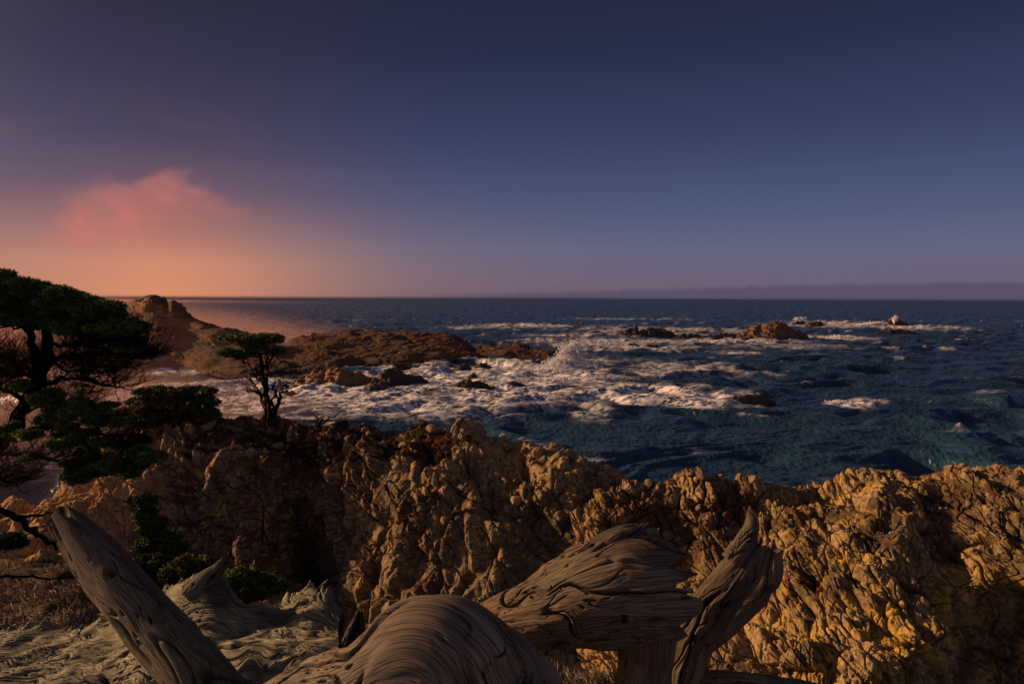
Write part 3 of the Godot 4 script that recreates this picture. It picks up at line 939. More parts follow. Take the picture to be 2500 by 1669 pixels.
func _ready() -> void:
	# ----- camera, sky, sun, exposure -----
	make_noises()
	var cam := Camera3D.new()
	cam.name = "camera"
	cam.position = Vector3(0, 25, 0)
	cam.rotation = Vector3(-0.06402, 0, 0.00454)
	cam.fov = 53.13
	cam.near = 0.1
	cam.far = 50000.0
	add_child(cam)
	cam.current = true
	var env := Environment.new()
	env.background_mode = Environment.BG_SKY
	var pano := PanoramaSkyMaterial.new()
	pano.panorama = ImageTexture.create_from_image(sky_picture())
	env.sky = Sky.new()
	env.sky.sky_material = pano
	env.tonemap_mode = Environment.TONE_MAPPER_LINEAR
	env.tonemap_exposure = 1.35
	env.sdfgi_enabled = true
	env.ssao_enabled = true
	env.ssil_enabled = true
	env.volumetric_fog_enabled = true
	env.volumetric_fog_density = 0.0
	var we := WorldEnvironment.new()
	we.name = "environment"
	we.environment = env
	add_child(we)
	var sun := DirectionalLight3D.new()
	sun.name = "sun"
	sun.light_energy = 1.6
	sun.light_color = Color(1.0, 0.79, 0.60)
	sun.light_angular_distance = 0.6
	sun.shadow_enabled = true
	var az := deg_to_rad(-73.0)
	var el := deg_to_rad(17.0)
	sun.transform.basis = Basis.looking_at(-Vector3(sin(az) * cos(el), sin(el), -cos(az) * cos(el)), Vector3.UP)
	add_child(sun)

	make_materials()
	# ----- sea and land -----
	make_sea()
	var cliff := land("cliff", "weathered brown sea cliff across the cove with a rounded rocky top", [
		[Vector3(-61.861, -2.000, -68.000), Vector3(-51.476, -2.000, -68.000), Vector3(-46.904, -2.000, -68.000), Vector3(-44.304, -2.000, -69.000), Vector3(-42.040, -2.000, -70.000), Vector3(-39.768, -2.000, -71.000), Vector3(-35.871, -2.000, -71.000), Vector3(-31.538, -2.000, -71.000), Vector3(-26.347, -2.000, -71.000), Vector3(-23.327, -2.000, -70.000), Vector3(-20.814, -2.000, -69.000), Vector3(-18.377, -2.000, -68.000), Vector3(-15.617, -2.000, -67.000), Vector3(-12.557, -2.000, -66.000), Vector3(-7.897, -2.000, -64.000), Vector3(-4.403, -2.000, -63.000), Vector3(0.040, -2.000, -61.500), Vector3(4.909, -2.000, -60.000), Vector3(7.870, -2.000, -59.000), Vector3(10.355, -2.000, -58.000), Vector3(15.014, -2.000, -58.000), Vector3(21.679, -2.000, -58.000)],
		[Vector3(-56.150, 2.714, -61.600), Vector3(-46.725, 3.250, -61.600), Vector3(-42.575, 3.597, -61.600), Vector3(-40.214, 4.958, -62.600), Vector3(-38.159, 6.165, -63.600), Vector3(-36.097, 6.307, -64.600), Vector3(-32.560, 6.348, -64.600), Vector3(-28.627, 6.456, -64.600), Vector3(-23.915, 6.465, -64.600), Vector3(-21.173, 6.396, -63.600), Vector3(-18.893, 6.381, -62.600), Vector3(-16.680, 6.434, -61.600), Vector3(-14.175, 6.457, -60.600), Vector3(-11.398, 6.469, -59.600), Vector3(-7.168, 6.766, -57.600), Vector3(-3.996, 6.827, -56.600), Vector3(0.036, 6.649, -55.100), Vector3(4.456, 6.169, -53.600), Vector3(7.143, 5.792, -52.600), Vector3(9.399, 5.644, -51.600), Vector3(13.628, 5.523, -51.600), Vector3(19.678, 5.314, -51.600)],
		[Vector3(-51.392, 5.543, -57.280), Vector3(-42.765, 6.400, -57.280), Vector3(-38.967, 6.955, -57.280), Vector3(-36.806, 9.132, -58.280), Vector3(-34.925, 11.064, -59.280), Vector3(-33.038, 11.292, -60.280), Vector3(-29.801, 11.356, -60.280), Vector3(-26.201, 11.530, -60.280), Vector3(-21.888, 11.544, -60.280), Vector3(-19.379, 11.434, -59.280), Vector3(-17.292, 11.410, -58.280), Vector3(-15.267, 11.494, -57.280), Vector3(-12.974, 11.532, -56.280), Vector3(-10.432, 11.551, -55.280), Vector3(-6.560, 12.025, -53.280), Vector3(-3.658, 12.124, -52.280), Vector3(0.033, 11.839, -50.780), Vector3(4.078, 11.071, -49.280), Vector3(6.538, 10.468, -48.280), Vector3(8.602, 10.231, -47.280), Vector3(12.473, 10.037, -47.280), Vector3(18.010, 9.702, -47.280)],
		[Vector3(-49.013, 6.528, -54.720), Vector3(-40.785, 7.600, -54.720), Vector3(-37.162, 8.294, -54.720), Vector3(-35.102, 11.015, -55.720), Vector3(-33.308, 13.430, -56.720), Vector3(-31.509, 13.714, -57.720), Vector3(-28.421, 13.795, -57.720), Vector3(-24.988, 14.012, -57.720), Vector3(-20.875, 14.031, -57.720), Vector3(-18.482, 13.893, -56.720), Vector3(-16.491, 13.862, -55.720), Vector3(-14.560, 13.967, -54.720), Vector3(-12.373, 14.014, -53.720), Vector3(-9.949, 14.038, -52.720), Vector3(-6.257, 14.632, -50.720), Vector3(-3.488, 14.754, -49.720), Vector3(0.032, 14.399, -48.220), Vector3(3.889, 13.439, -46.720), Vector3(6.235, 12.685, -45.720), Vector3(8.204, 12.389, -44.720), Vector3(11.896, 12.146, -44.720), Vector3(17.176, 11.727, -44.720)],
		[Vector3(-48.061, 7.178, -53.120), Vector3(-39.993, 8.250, -53.120), Vector3(-36.441, 8.944, -53.120), Vector3(-34.421, 11.665, -54.120), Vector3(-32.662, 14.080, -55.120), Vector3(-30.897, 14.364, -56.120), Vector3(-27.869, 14.445, -56.120), Vector3(-24.502, 14.662, -56.120), Vector3(-20.469, 14.681, -56.120), Vector3(-18.123, 14.543, -55.120), Vector3(-16.171, 14.512, -54.120), Vector3(-14.277, 14.617, -53.120), Vector3(-12.133, 14.664, -52.120), Vector3(-9.756, 14.688, -51.120), Vector3(-6.135, 15.282, -49.120), Vector3(-3.421, 15.404, -48.120), Vector3(0.031, 15.049, -46.620), Vector3(3.814, 14.089, -45.120), Vector3(6.114, 13.335, -44.120), Vector3(8.045, 13.039, -43.120), Vector3(11.665, 12.796, -43.120), Vector3(16.843, 12.377, -43.120)],
		[Vector3(-47.585, 7.428, -52.000), Vector3(-39.597, 8.500, -52.000), Vector3(-36.080, 9.194, -52.000), Vector3(-34.080, 11.915, -53.000), Vector3(-32.338, 14.330, -54.000), Vector3(-30.591, 14.614, -55.000), Vector3(-27.593, 14.695, -55.000), Vector3(-24.260, 14.912, -55.000), Vector3(-20.267, 14.931, -55.000), Vector3(-17.943, 14.793, -54.000), Vector3(-16.011, 14.762, -53.000), Vector3(-14.136, 14.867, -52.000), Vector3(-12.013, 14.914, -51.000), Vector3(-9.659, 14.938, -50.000), Vector3(-6.075, 15.532, -48.000), Vector3(-3.387, 15.654, -47.000), Vector3(0.031, 15.299, -45.500), Vector3(3.776, 14.339, -44.000), Vector3(6.053, 13.585, -43.000), Vector3(7.965, 13.289, -42.000), Vector3(11.549, 13.046, -42.000), Vector3(16.676, 12.627, -42.000)],
		[Vector3(-45.796, 7.325, -50.000), Vector3(-38.104, 8.451, -50.000), Vector3(-34.720, 9.088, -50.000), Vector3(-32.207, 11.113, -50.000), Vector3(-30.035, 12.357, -50.000), Vector3(-27.880, 13.290, -50.000), Vector3(-25.140, 13.610, -50.000), Vector3(-22.099, 13.931, -50.000), Vector3(-18.463, 13.794, -50.000), Vector3(-16.651, 13.342, -50.000), Vector3(-15.138, 13.042, -50.000), Vector3(-13.348, 13.288, -49.000), Vector3(-11.209, 13.654, -47.500), Vector3(-8.997, 13.902, -46.500), Vector3(-5.700, 14.551, -45.000), Vector3(-3.171, 14.929, -44.000), Vector3(0.034, 14.657, -43.500), Vector3(3.653, 14.126, -42.500), Vector3(5.918, 13.435, -42.000), Vector3(7.878, 12.992, -41.500), Vector3(11.424, 12.623, -41.500), Vector3(16.493, 12.260, -41.500)],
		[Vector3(-43.111, 7.210, -47.000), Vector3(-35.862, 8.419, -47.000), Vector3(-32.689, 8.726, -47.000), Vector3(-30.337, 10.199, -47.000), Vector3(-28.612, 10.641, -47.500), Vector3(-26.828, 11.688, -48.000), Vector3(-24.191, 11.996, -48.000), Vector3(-21.267, 12.158, -48.000), Vector3(-17.507, 12.215, -47.300), Vector3(-16.191, 11.299, -48.500), Vector3(-15.113, 10.631, -49.800), Vector3(-13.379, 10.869, -49.000), Vector3(-10.760, 11.886, -45.500), Vector3(-8.627, 12.183, -44.500), Vector3(-5.454, 13.160, -43.000), Vector3(-3.027, 13.705, -42.000), Vector3(0.040, 13.597, -41.500), Vector3(3.537, 13.244, -41.000), Vector3(5.792, 12.619, -41.000), Vector3(7.797, 12.247, -41.000), Vector3(11.306, 11.881, -41.000), Vector3(16.316, 11.649, -41.000)],
		[Vector3(-40.447, 6.689, -44.000), Vector3(-32.880, 8.216, -43.000), Vector3(-29.970, 8.499, -43.000), Vector3(-28.490, 8.676, -44.000), Vector3(-27.200, 8.595, -45.000), Vector3(-25.807, 9.101, -46.000), Vector3(-23.521, 9.230, -46.500), Vector3(-20.680, 9.243, -46.500), Vector3(-16.979, 9.245, -45.700), Vector3(-15.911, 8.336, -47.500), Vector3(-15.316, 7.047, -50.300), Vector3(-13.366, 7.590, -48.800), Vector3(-10.553, 9.409, -44.500), Vector3(-8.357, 9.943, -43.000), Vector3(-5.273, 10.740, -41.500), Vector3(-2.919, 11.346, -40.500), Vector3(0.049, 11.697, -39.500), Vector3(3.429, 11.466, -39.500), Vector3(5.676, 11.056, -40.000), Vector3(7.636, 10.815, -40.000), Vector3(11.065, 10.581, -40.000), Vector3(15.959, 10.604, -40.000)],
		[Vector3(-36.850, 6.841, -40.000), Vector3(-29.896, 8.061, -39.000), Vector3(-27.249, 8.319, -39.000), Vector3(-25.982, 7.901, -40.000), Vector3(-24.868, 7.481, -41.000), Vector3(-24.215, 7.177, -43.000), Vector3(-22.093, 6.980, -43.500), Vector3(-19.652, 6.509, -44.000), Vector3(-16.111, 6.860, -43.200), Vector3(-15.461, 5.692, -46.000), Vector3(-15.275, 3.706, -50.000), Vector3(-13.189, 4.564, -48.000), Vector3(-10.112, 6.913, -42.500), Vector3(-7.992, 7.560, -41.000), Vector3(-5.030, 8.210, -39.500), Vector3(-2.775, 9.130, -38.500), Vector3(0.059, 9.555, -37.500), Vector3(3.281, 9.570, -37.500), Vector3(5.423, 9.374, -38.000), Vector3(7.385, 9.177, -38.500), Vector3(10.692, 9.192, -38.500), Vector3(15.417, 9.214, -38.500)],
		[Vector3(-33.335, 5.454, -36.000), Vector3(-26.993, 6.022, -35.000), Vector3(-24.611, 6.034, -35.000), Vector3(-22.878, 6.042, -35.000), Vector3(-21.972, 5.507, -36.000), Vector3(-21.547, 4.432, -38.000), Vector3(-19.942, 3.901, -39.000), Vector3(-17.979, 3.372, -40.000), Vector3(-15.009, 3.385, -40.000), Vector3(-14.200, 2.312, -42.000), Vector3(-14.130, 0.158, -46.000), Vector3(-11.878, 1.784, -43.000), Vector3(-9.086, 4.490, -38.000), Vector3(-7.049, 5.577, -36.000), Vector3(-4.471, 6.128, -35.000), Vector3(-2.451, 6.676, -34.000), Vector3(0.071, 7.226, -33.000), Vector3(2.929, 7.240, -33.000), Vector3(4.910, 6.710, -34.000), Vector3(6.786, 6.181, -35.000), Vector3(9.817, 6.195, -35.000), Vector3(14.146, 6.215, -35.000)],
		[Vector3(-33.335, -1.000, -33.000), Vector3(-26.993, -1.000, -32.000), Vector3(-24.611, -1.000, -32.000), Vector3(-22.878, -1.000, -32.000), Vector3(-21.972, -1.000, -33.000), Vector3(-21.547, -1.000, -35.000), Vector3(-19.942, -1.000, -36.000), Vector3(-17.979, -1.000, -37.000), Vector3(-15.009, -1.000, -37.000), Vector3(-14.200, -1.000, -39.000), Vector3(-14.130, -1.000, -43.000), Vector3(-11.878, -1.000, -40.000), Vector3(-9.086, -1.000, -35.000), Vector3(-7.049, -1.000, -33.000), Vector3(-4.471, -1.000, -32.000), Vector3(-2.451, -1.000, -31.000), Vector3(0.071, -1.000, -30.000), Vector3(2.929, -1.000, -30.000), Vector3(4.910, -1.000, -31.000), Vector3(6.786, -1.000, -32.000), Vector3(9.817, -1.000, -32.000), Vector3(14.146, -1.000, -32.000)]], 1000, [6, 6, 8, 10, 14, 60, 70, 90, 110, 60, 14], "cliff", M.rock)
	var hill := land("rock_hill", "cracked tan and ochre rock slope right of the driftwood", [
		[Vector3(4.817, -2.000, -54.000), Vector3(7.154, -2.000, -53.000), Vector3(9.491, -2.000, -52.500), Vector3(12.071, -2.000, -52.000), Vector3(14.876, -2.000, -51.500), Vector3(17.607, -2.000, -51.000), Vector3(20.262, -2.000, -50.500), Vector3(22.820, -2.000, -50.000), Vector3(25.289, -2.000, -49.500), Vector3(27.690, -2.000, -49.000), Vector3(29.277, -2.000, -48.600), Vector3(30.550, -2.000, -47.600), Vector3(32.111, -2.000, -46.500), Vector3(35.516, -2.000, -45.000), Vector3(40.289, -2.000, -44.000)],
		[Vector3(4.372, 5.208, -48.400), Vector3(6.493, 5.853, -47.400), Vector3(8.615, 6.156, -46.900), Vector3(10.956, 6.277, -46.400), Vector3(13.503, 6.375, -45.900), Vector3(15.981, 6.414, -45.400), Vector3(18.392, 6.409, -44.900), Vector3(20.714, 6.617, -44.400), Vector3(22.955, 6.898, -43.900), Vector3(25.134, 7.043, -43.400), Vector3(26.575, 7.172, -43.000), Vector3(27.730, 7.332, -42.000), Vector3(29.147, 7.503, -40.900), Vector3(32.238, 7.744, -39.400), Vector3(36.570, 7.875, -38.400)],
		[Vector3(4.002, 9.533, -44.620), Vector3(5.943, 10.565, -43.620), Vector3(7.885, 11.050, -43.120), Vector3(10.028, 11.244, -42.620), Vector3(12.359, 11.399, -42.120), Vector3(14.627, 11.462, -41.620), Vector3(16.833, 11.454, -41.120), Vector3(18.958, 11.787, -40.620), Vector3(21.009, 12.237, -40.120), Vector3(23.004, 12.469, -39.620), Vector3(24.323, 12.675, -39.220), Vector3(25.380, 12.931, -38.220), Vector3(26.677, 13.205, -37.120), Vector3(29.506, 13.590, -35.620), Vector3(33.471, 13.801, -34.620)],
		[Vector3(3.817, 11.516, -42.380), Vector3(5.668, 12.806, -41.380), Vector3(7.520, 13.412, -40.880), Vector3(9.564, 13.655, -40.380), Vector3(11.787, 13.849, -39.880), Vector3(13.950, 13.928, -39.380), Vector3(16.054, 13.917, -38.880), Vector3(18.081, 14.334, -38.380), Vector3(20.037, 14.896, -37.880), Vector3(21.939, 15.186, -37.380), Vector3(23.197, 15.444, -36.980), Vector3(24.205, 15.764, -35.980), Vector3(25.442, 16.106, -34.880), Vector3(28.140, 16.588, -33.380), Vector3(31.921, 16.851, -32.380)],
		[Vector3(3.742, 12.166, -40.980), Vector3(5.558, 13.456, -39.980), Vector3(7.374, 14.062, -39.480), Vector3(9.378, 14.305, -38.980), Vector3(11.558, 14.499, -38.480), Vector3(13.679, 14.578, -37.980), Vector3(15.742, 14.567, -37.480), Vector3(17.729, 14.984, -36.980), Vector3(19.648, 15.546, -36.480), Vector3(21.513, 15.836, -35.980), Vector3(22.746, 16.094, -35.580), Vector3(23.735, 16.414, -34.580), Vector3(24.948, 16.756, -33.480), Vector3(27.593, 17.238, -31.980), Vector3(31.301, 17.501, -30.980)],
		[Vector3(3.705, 12.416, -40.000), Vector3(5.503, 13.706, -39.000), Vector3(7.301, 14.312, -38.500), Vector3(9.285, 14.555, -38.000), Vector3(11.443, 14.749, -37.500), Vector3(13.544, 14.828, -37.000), Vector3(15.586, 14.817, -36.500), Vector3(17.554, 15.234, -36.000), Vector3(19.453, 15.796, -35.500), Vector3(21.300, 16.086, -35.000), Vector3(22.521, 16.344, -34.600), Vector3(23.500, 16.664, -33.600), Vector3(24.701, 17.006, -32.500), Vector3(27.320, 17.488, -31.000), Vector3(30.991, 17.751, -30.000)],
		[Vector3(3.619, 12.124, -39.000), Vector3(5.374, 13.101, -38.000), Vector3(7.187, 13.360, -37.800), Vector3(9.063, 13.730, -37.000), Vector3(11.162, 14.006, -36.500), Vector3(13.203, 14.167, -36.000), Vector3(14.973, 14.369, -35.000), Vector3(16.617, 14.682, -34.000), Vector3(18.406, 15.051, -33.500), Vector3(20.138, 15.311, -33.000), Vector3(21.409, 15.478, -32.800), Vector3(22.306, 15.775, -31.800), Vector3(23.551, 16.141, -30.900), Vector3(26.070, 16.650, -29.500), Vector3(29.523, 16.953, -28.500)],
		[Vector3(3.536, 11.507, -38.000), Vector3(5.250, 12.102, -37.000), Vector3(7.097, 12.040, -37.200), Vector3(9.045, 12.189, -36.800), Vector3(11.044, 12.702, -36.000), Vector3(12.875, 13.054, -35.000), Vector3(14.248, 13.470, -33.200), Vector3(15.598, 13.767, -31.800), Vector3(17.101, 14.059, -31.000), Vector3(18.996, 14.067, -31.000), Vector3(20.322, 14.074, -31.000), Vector3(21.134, 14.433, -30.000), Vector3(22.422, 14.870, -29.300), Vector3(24.849, 15.336, -28.000), Vector3(28.086, 15.700, -27.000)],
		[Vector3(3.460, 10.241, -37.000), Vector3(5.132, 10.648, -36.000), Vector3(6.898, 10.657, -36.000), Vector3(8.885, 10.666, -36.000), Vector3(10.625, 11.489, -34.500), Vector3(12.185, 12.086, -33.000), Vector3(13.568, 12.484, -31.500), Vector3(14.774, 12.712, -30.000), Vector3(16.227, 13.007, -29.300), Vector3(17.963, 13.057, -29.200), Vector3(19.415, 12.940, -29.500), Vector3(20.235, 13.134, -28.600), Vector3(21.442, 13.608, -27.900), Vector3(23.707, 14.154, -26.600), Vector3(26.741, 14.580, -25.600)],
		[Vector3(3.340, 8.827, -35.500), Vector3(4.944, 9.291, -34.500), Vector3(6.550, 9.311, -34.000), Vector3(8.310, 9.551, -33.500), Vector3(9.907, 10.252, -32.000), Vector3(11.506, 10.721, -31.000), Vector3(12.771, 11.234, -29.500), Vector3(14.000, 11.623, -28.300), Vector3(15.360, 11.787, -27.600), Vector3(16.937, 11.891, -27.400), Vector3(18.450, 11.657, -27.900), Vector3(20.607, 11.138, -29.000), Vector3(21.930, 11.433, -28.400), Vector3(23.818, 12.308, -26.600), Vector3(26.865, 12.803, -25.600)],
		[Vector3(3.050, 6.550, -32.000), Vector3(4.493, 7.134, -31.000), Vector3(5.836, 7.717, -30.000), Vector3(7.259, 8.301, -29.000), Vector3(8.745, 8.885, -28.000), Vector3(10.106, 9.468, -27.000), Vector3(11.344, 10.051, -26.000), Vector3(12.706, 10.346, -25.500), Vector3(14.007, 10.640, -25.000), Vector3(15.556, 10.648, -25.000), Vector3(17.040, 10.308, -25.600), Vector3(19.311, 9.511, -27.000), Vector3(20.674, 9.748, -26.600), Vector3(22.529, 10.680, -25.000), Vector3(25.346, 11.271, -24.000)],
		[Vector3(3.050, -1.000, -29.000), Vector3(4.493, -1.000, -28.000), Vector3(5.836, -1.000, -27.000), Vector3(7.259, -1.000, -26.000), Vector3(8.745, -1.000, -25.000), Vector3(10.106, -1.000, -24.000), Vector3(11.344, -1.000, -23.000), Vector3(12.706, -1.000, -22.500), Vector3(14.007, -1.000, -22.000), Vector3(15.556, -1.000, -22.000), Vector3(17.040, -1.000, -22.600), Vector3(19.311, -1.000, -24.000), Vector3(20.674, -1.000, -23.600), Vector3(22.529, -1.000, -22.000), Vector3(25.346, -1.000, -21.000)]], 800, [6, 6, 8, 10, 14, 60, 90, 100, 110, 90, 14], "hill", M.rock)
	var head := land("headland", "hazy brown headland hill with a knob on its summit", [
		[Vector3(-246.245, -1.500, -370.000), Vector3(-227.504, -1.500, -370.000), Vector3(-210.837, -1.500, -370.000), Vector3(-196.264, -1.500, -370.000), Vector3(-187.927, -1.500, -370.000), Vector3(-182.103, -1.500, -368.000), Vector3(-177.997, -1.500, -368.000), Vector3(-173.768, -1.500, -367.000), Vector3(-170.388, -1.500, -366.000), Vector3(-167.326, -1.500, -365.000), Vector3(-163.607, -1.500, -364.000), Vector3(-158.556, -1.500, -362.000), Vector3(-143.492, -1.500, -355.000), Vector3(-125.594, -1.500, -350.000), Vector3(-108.922, -1.500, -335.000), Vector3(-96.045, -1.500, -318.000), Vector3(-85.772, -1.500, -306.000)],
		[Vector3(-214.126, 11.014, -300.000), Vector3(-197.829, 13.788, -300.000), Vector3(-183.336, 16.909, -300.000), Vector3(-170.665, 19.838, -300.000), Vector3(-163.415, 22.022, -300.000), Vector3(-158.350, 23.840, -298.000), Vector3(-154.780, 24.034, -298.000), Vector3(-151.103, 22.633, -297.000), Vector3(-148.163, 20.883, -296.000), Vector3(-145.501, 22.493, -295.000), Vector3(-142.267, 19.703, -294.000), Vector3(-137.875, 16.959, -292.000), Vector3(-124.775, 12.584, -285.000), Vector3(-109.212, 10.005, -280.000), Vector3(-94.715, 5.427, -265.000), Vector3(-83.517, 1.172, -248.000), Vector3(-74.584, -2.649, -236.000)],
		[Vector3(-191.955, 9.312, -268.599), Vector3(-176.931, 10.135, -267.929), Vector3(-164.607, 10.871, -268.928), Vector3(-153.824, 11.414, -269.933), Vector3(-147.834, 12.443, -270.900), Vector3(-143.832, 13.072, -270.157), Vector3(-140.848, 13.566, -270.655), Vector3(-138.129, 13.554, -271.001), Vector3(-135.825, 13.106, -270.883), Vector3(-133.556, 12.109, -270.289), Vector3(-130.497, 10.866, -269.231), Vector3(-126.091, 9.342, -266.643), Vector3(-112.602, 7.597, -256.861), Vector3(-97.375, 5.370, -249.357), Vector3(-85.907, 4.267, -240.146), Vector3(-78.127, 3.063, -231.881), Vector3(-71.699, 1.935, -226.855)],
		[Vector3(-168.618, 2.616, -235.546), Vector3(-154.933, 3.393, -234.169), Vector3(-144.892, 4.266, -236.221), Vector3(-136.097, 5.087, -238.283), Vector3(-131.432, 5.698, -240.269), Vector3(-128.550, 6.207, -240.848), Vector3(-126.184, 6.261, -241.870), Vector3(-124.472, 5.869, -243.634), Vector3(-122.838, 5.379, -244.445), Vector3(-120.982, 5.830, -244.278), Vector3(-118.108, 5.049, -243.158), Vector3(-113.687, 4.280, -239.952), Vector3(-99.788, 3.055, -227.241), Vector3(-84.916, 2.333, -217.101), Vector3(-76.636, 1.052, -213.984), Vector3(-72.452, -0.140, -214.913), Vector3(-68.662, -1.210, -217.229)],
		[Vector3(-155.782, -0.600, -217.367), Vector3(-142.835, -0.600, -215.602), Vector3(-134.048, -0.600, -218.233), Vector3(-126.347, -0.600, -220.876), Vector3(-122.412, -0.600, -223.422), Vector3(-120.145, -0.600, -224.728), Vector3(-118.118, -0.600, -226.038), Vector3(-116.961, -0.600, -228.582), Vector3(-115.695, -0.600, -229.903), Vector3(-114.067, -0.600, -229.971), Vector3(-111.293, -0.600, -228.818), Vector3(-106.865, -0.600, -225.271), Vector3(-92.741, -0.600, -210.950), Vector3(-78.063, -0.600, -199.360), Vector3(-71.537, -0.600, -199.595), Vector3(-69.331, -0.600, -205.581), Vector3(-66.991, -0.600, -211.935)]], 320, [10, 60, 50, 30], "far", M.far_rock, 0.85)
	var pen := land("peninsula", "low brown rock peninsula running out into the surf", [
		[Vector3(-124.285, -1.500, -271.000), Vector3(-119.384, -1.500, -280.000), Vector3(-117.345, -1.500, -297.000), Vector3(-112.779, -1.500, -320.000), Vector3(-107.010, -1.500, -335.000), Vector3(-101.637, -1.500, -355.000), Vector3(-94.783, -1.500, -360.000), Vector3(-74.854, -1.500, -365.000), Vector3(-53.473, -1.500, -365.000), Vector3(-40.401, -1.500, -363.000), Vector3(-29.230, -1.500, -357.000), Vector3(-22.949, -1.500, -351.000), Vector3(-14.066, -1.500, -345.000), Vector3(0.012, -1.500, -343.000), Vector3(9.876, -1.500, -339.000), Vector3(17.925, -1.500, -335.000), Vector3(22.995, -1.500, -325.000), Vector3(26.001, -1.500, -305.000)],
		[Vector3(-115.079, -1.691, -236.000), Vector3(-110.541, 0.296, -245.000), Vector3(-108.653, 3.054, -262.000), Vector3(-104.425, 4.282, -285.000), Vector3(-99.083, 4.686, -300.000), Vector3(-94.109, 6.848, -320.000), Vector3(-87.762, 7.772, -325.000), Vector3(-69.309, 7.993, -330.000), Vector3(-49.512, 7.885, -330.000), Vector3(-37.408, 7.057, -328.000), Vector3(-27.064, 6.074, -322.000), Vector3(-21.249, 3.029, -316.000), Vector3(-13.024, 2.549, -310.000), Vector3(0.011, 2.752, -308.000), Vector3(9.144, 2.717, -304.000), Vector3(16.597, 2.502, -300.000), Vector3(21.292, 1.004, -290.000), Vector3(24.075, -0.418, -270.000)],
		[Vector3(-111.994, -1.479, -229.658), Vector3(-105.459, -0.009, -233.657), Vector3(-100.055, 2.032, -241.101), Vector3(-92.605, 2.941, -252.522), Vector3(-86.348, 3.239, -261.207), Vector3(-81.433, 4.840, -276.642), Vector3(-76.712, 5.523, -283.827), Vector3(-61.487, 5.687, -292.539), Vector3(-45.407, 5.607, -295.197), Vector3(-34.618, 4.994, -298.410), Vector3(-25.781, 4.267, -299.543), Vector3(-20.609, 2.014, -299.111), Vector3(-13.130, 1.658, -297.538), Vector3(0.021, 1.809, -293.198), Vector3(8.744, 1.782, -290.218), Vector3(15.480, 1.624, -287.200), Vector3(20.318, 0.515, -279.837), Vector3(23.695, -0.537, -265.688)],
		[Vector3(-108.585, -1.089, -222.649), Vector3(-99.842, -0.373, -221.120), Vector3(-90.551, 0.620, -218.002), Vector3(-79.540, 1.062, -216.625), Vector3(-72.272, 1.207, -218.331), Vector3(-67.423, 1.985, -228.720), Vector3(-64.499, 2.318, -238.321), Vector3(-52.843, 2.398, -251.136), Vector3(-40.869, 2.359, -256.731), Vector3(-31.534, 2.061, -265.705), Vector3(-24.363, 1.707, -274.722), Vector3(-19.902, 0.611, -280.444), Vector3(-13.247, 0.438, -283.763), Vector3(0.033, 0.511, -276.837), Vector3(8.302, 0.498, -274.986), Vector3(14.245, 0.421, -273.054), Vector3(19.242, -0.119, -268.605), Vector3(23.275, -0.631, -260.922)],
		[Vector3(-106.962, -0.600, -219.312), Vector3(-97.167, -0.600, -215.150), Vector3(-86.026, -0.600, -207.002), Vector3(-73.318, -0.600, -199.531), Vector3(-65.569, -0.600, -197.914), Vector3(-60.751, -0.600, -205.900), Vector3(-58.684, -0.600, -216.651), Vector3(-48.726, -0.600, -231.419), Vector3(-38.709, -0.600, -238.413), Vector3(-30.066, -0.600, -250.131), Vector3(-23.688, -0.600, -262.903), Vector3(-19.565, -0.600, -271.555), Vector3(-13.303, -0.600, -277.204), Vector3(0.038, -0.600, -269.046), Vector3(8.092, -0.600, -267.732), Vector3(13.658, -0.600, -266.317), Vector3(18.730, -0.600, -263.256), Vector3(23.076, -0.600, -258.653)]], 420, [10, 40, 40, 26], "far", M.far_rock)
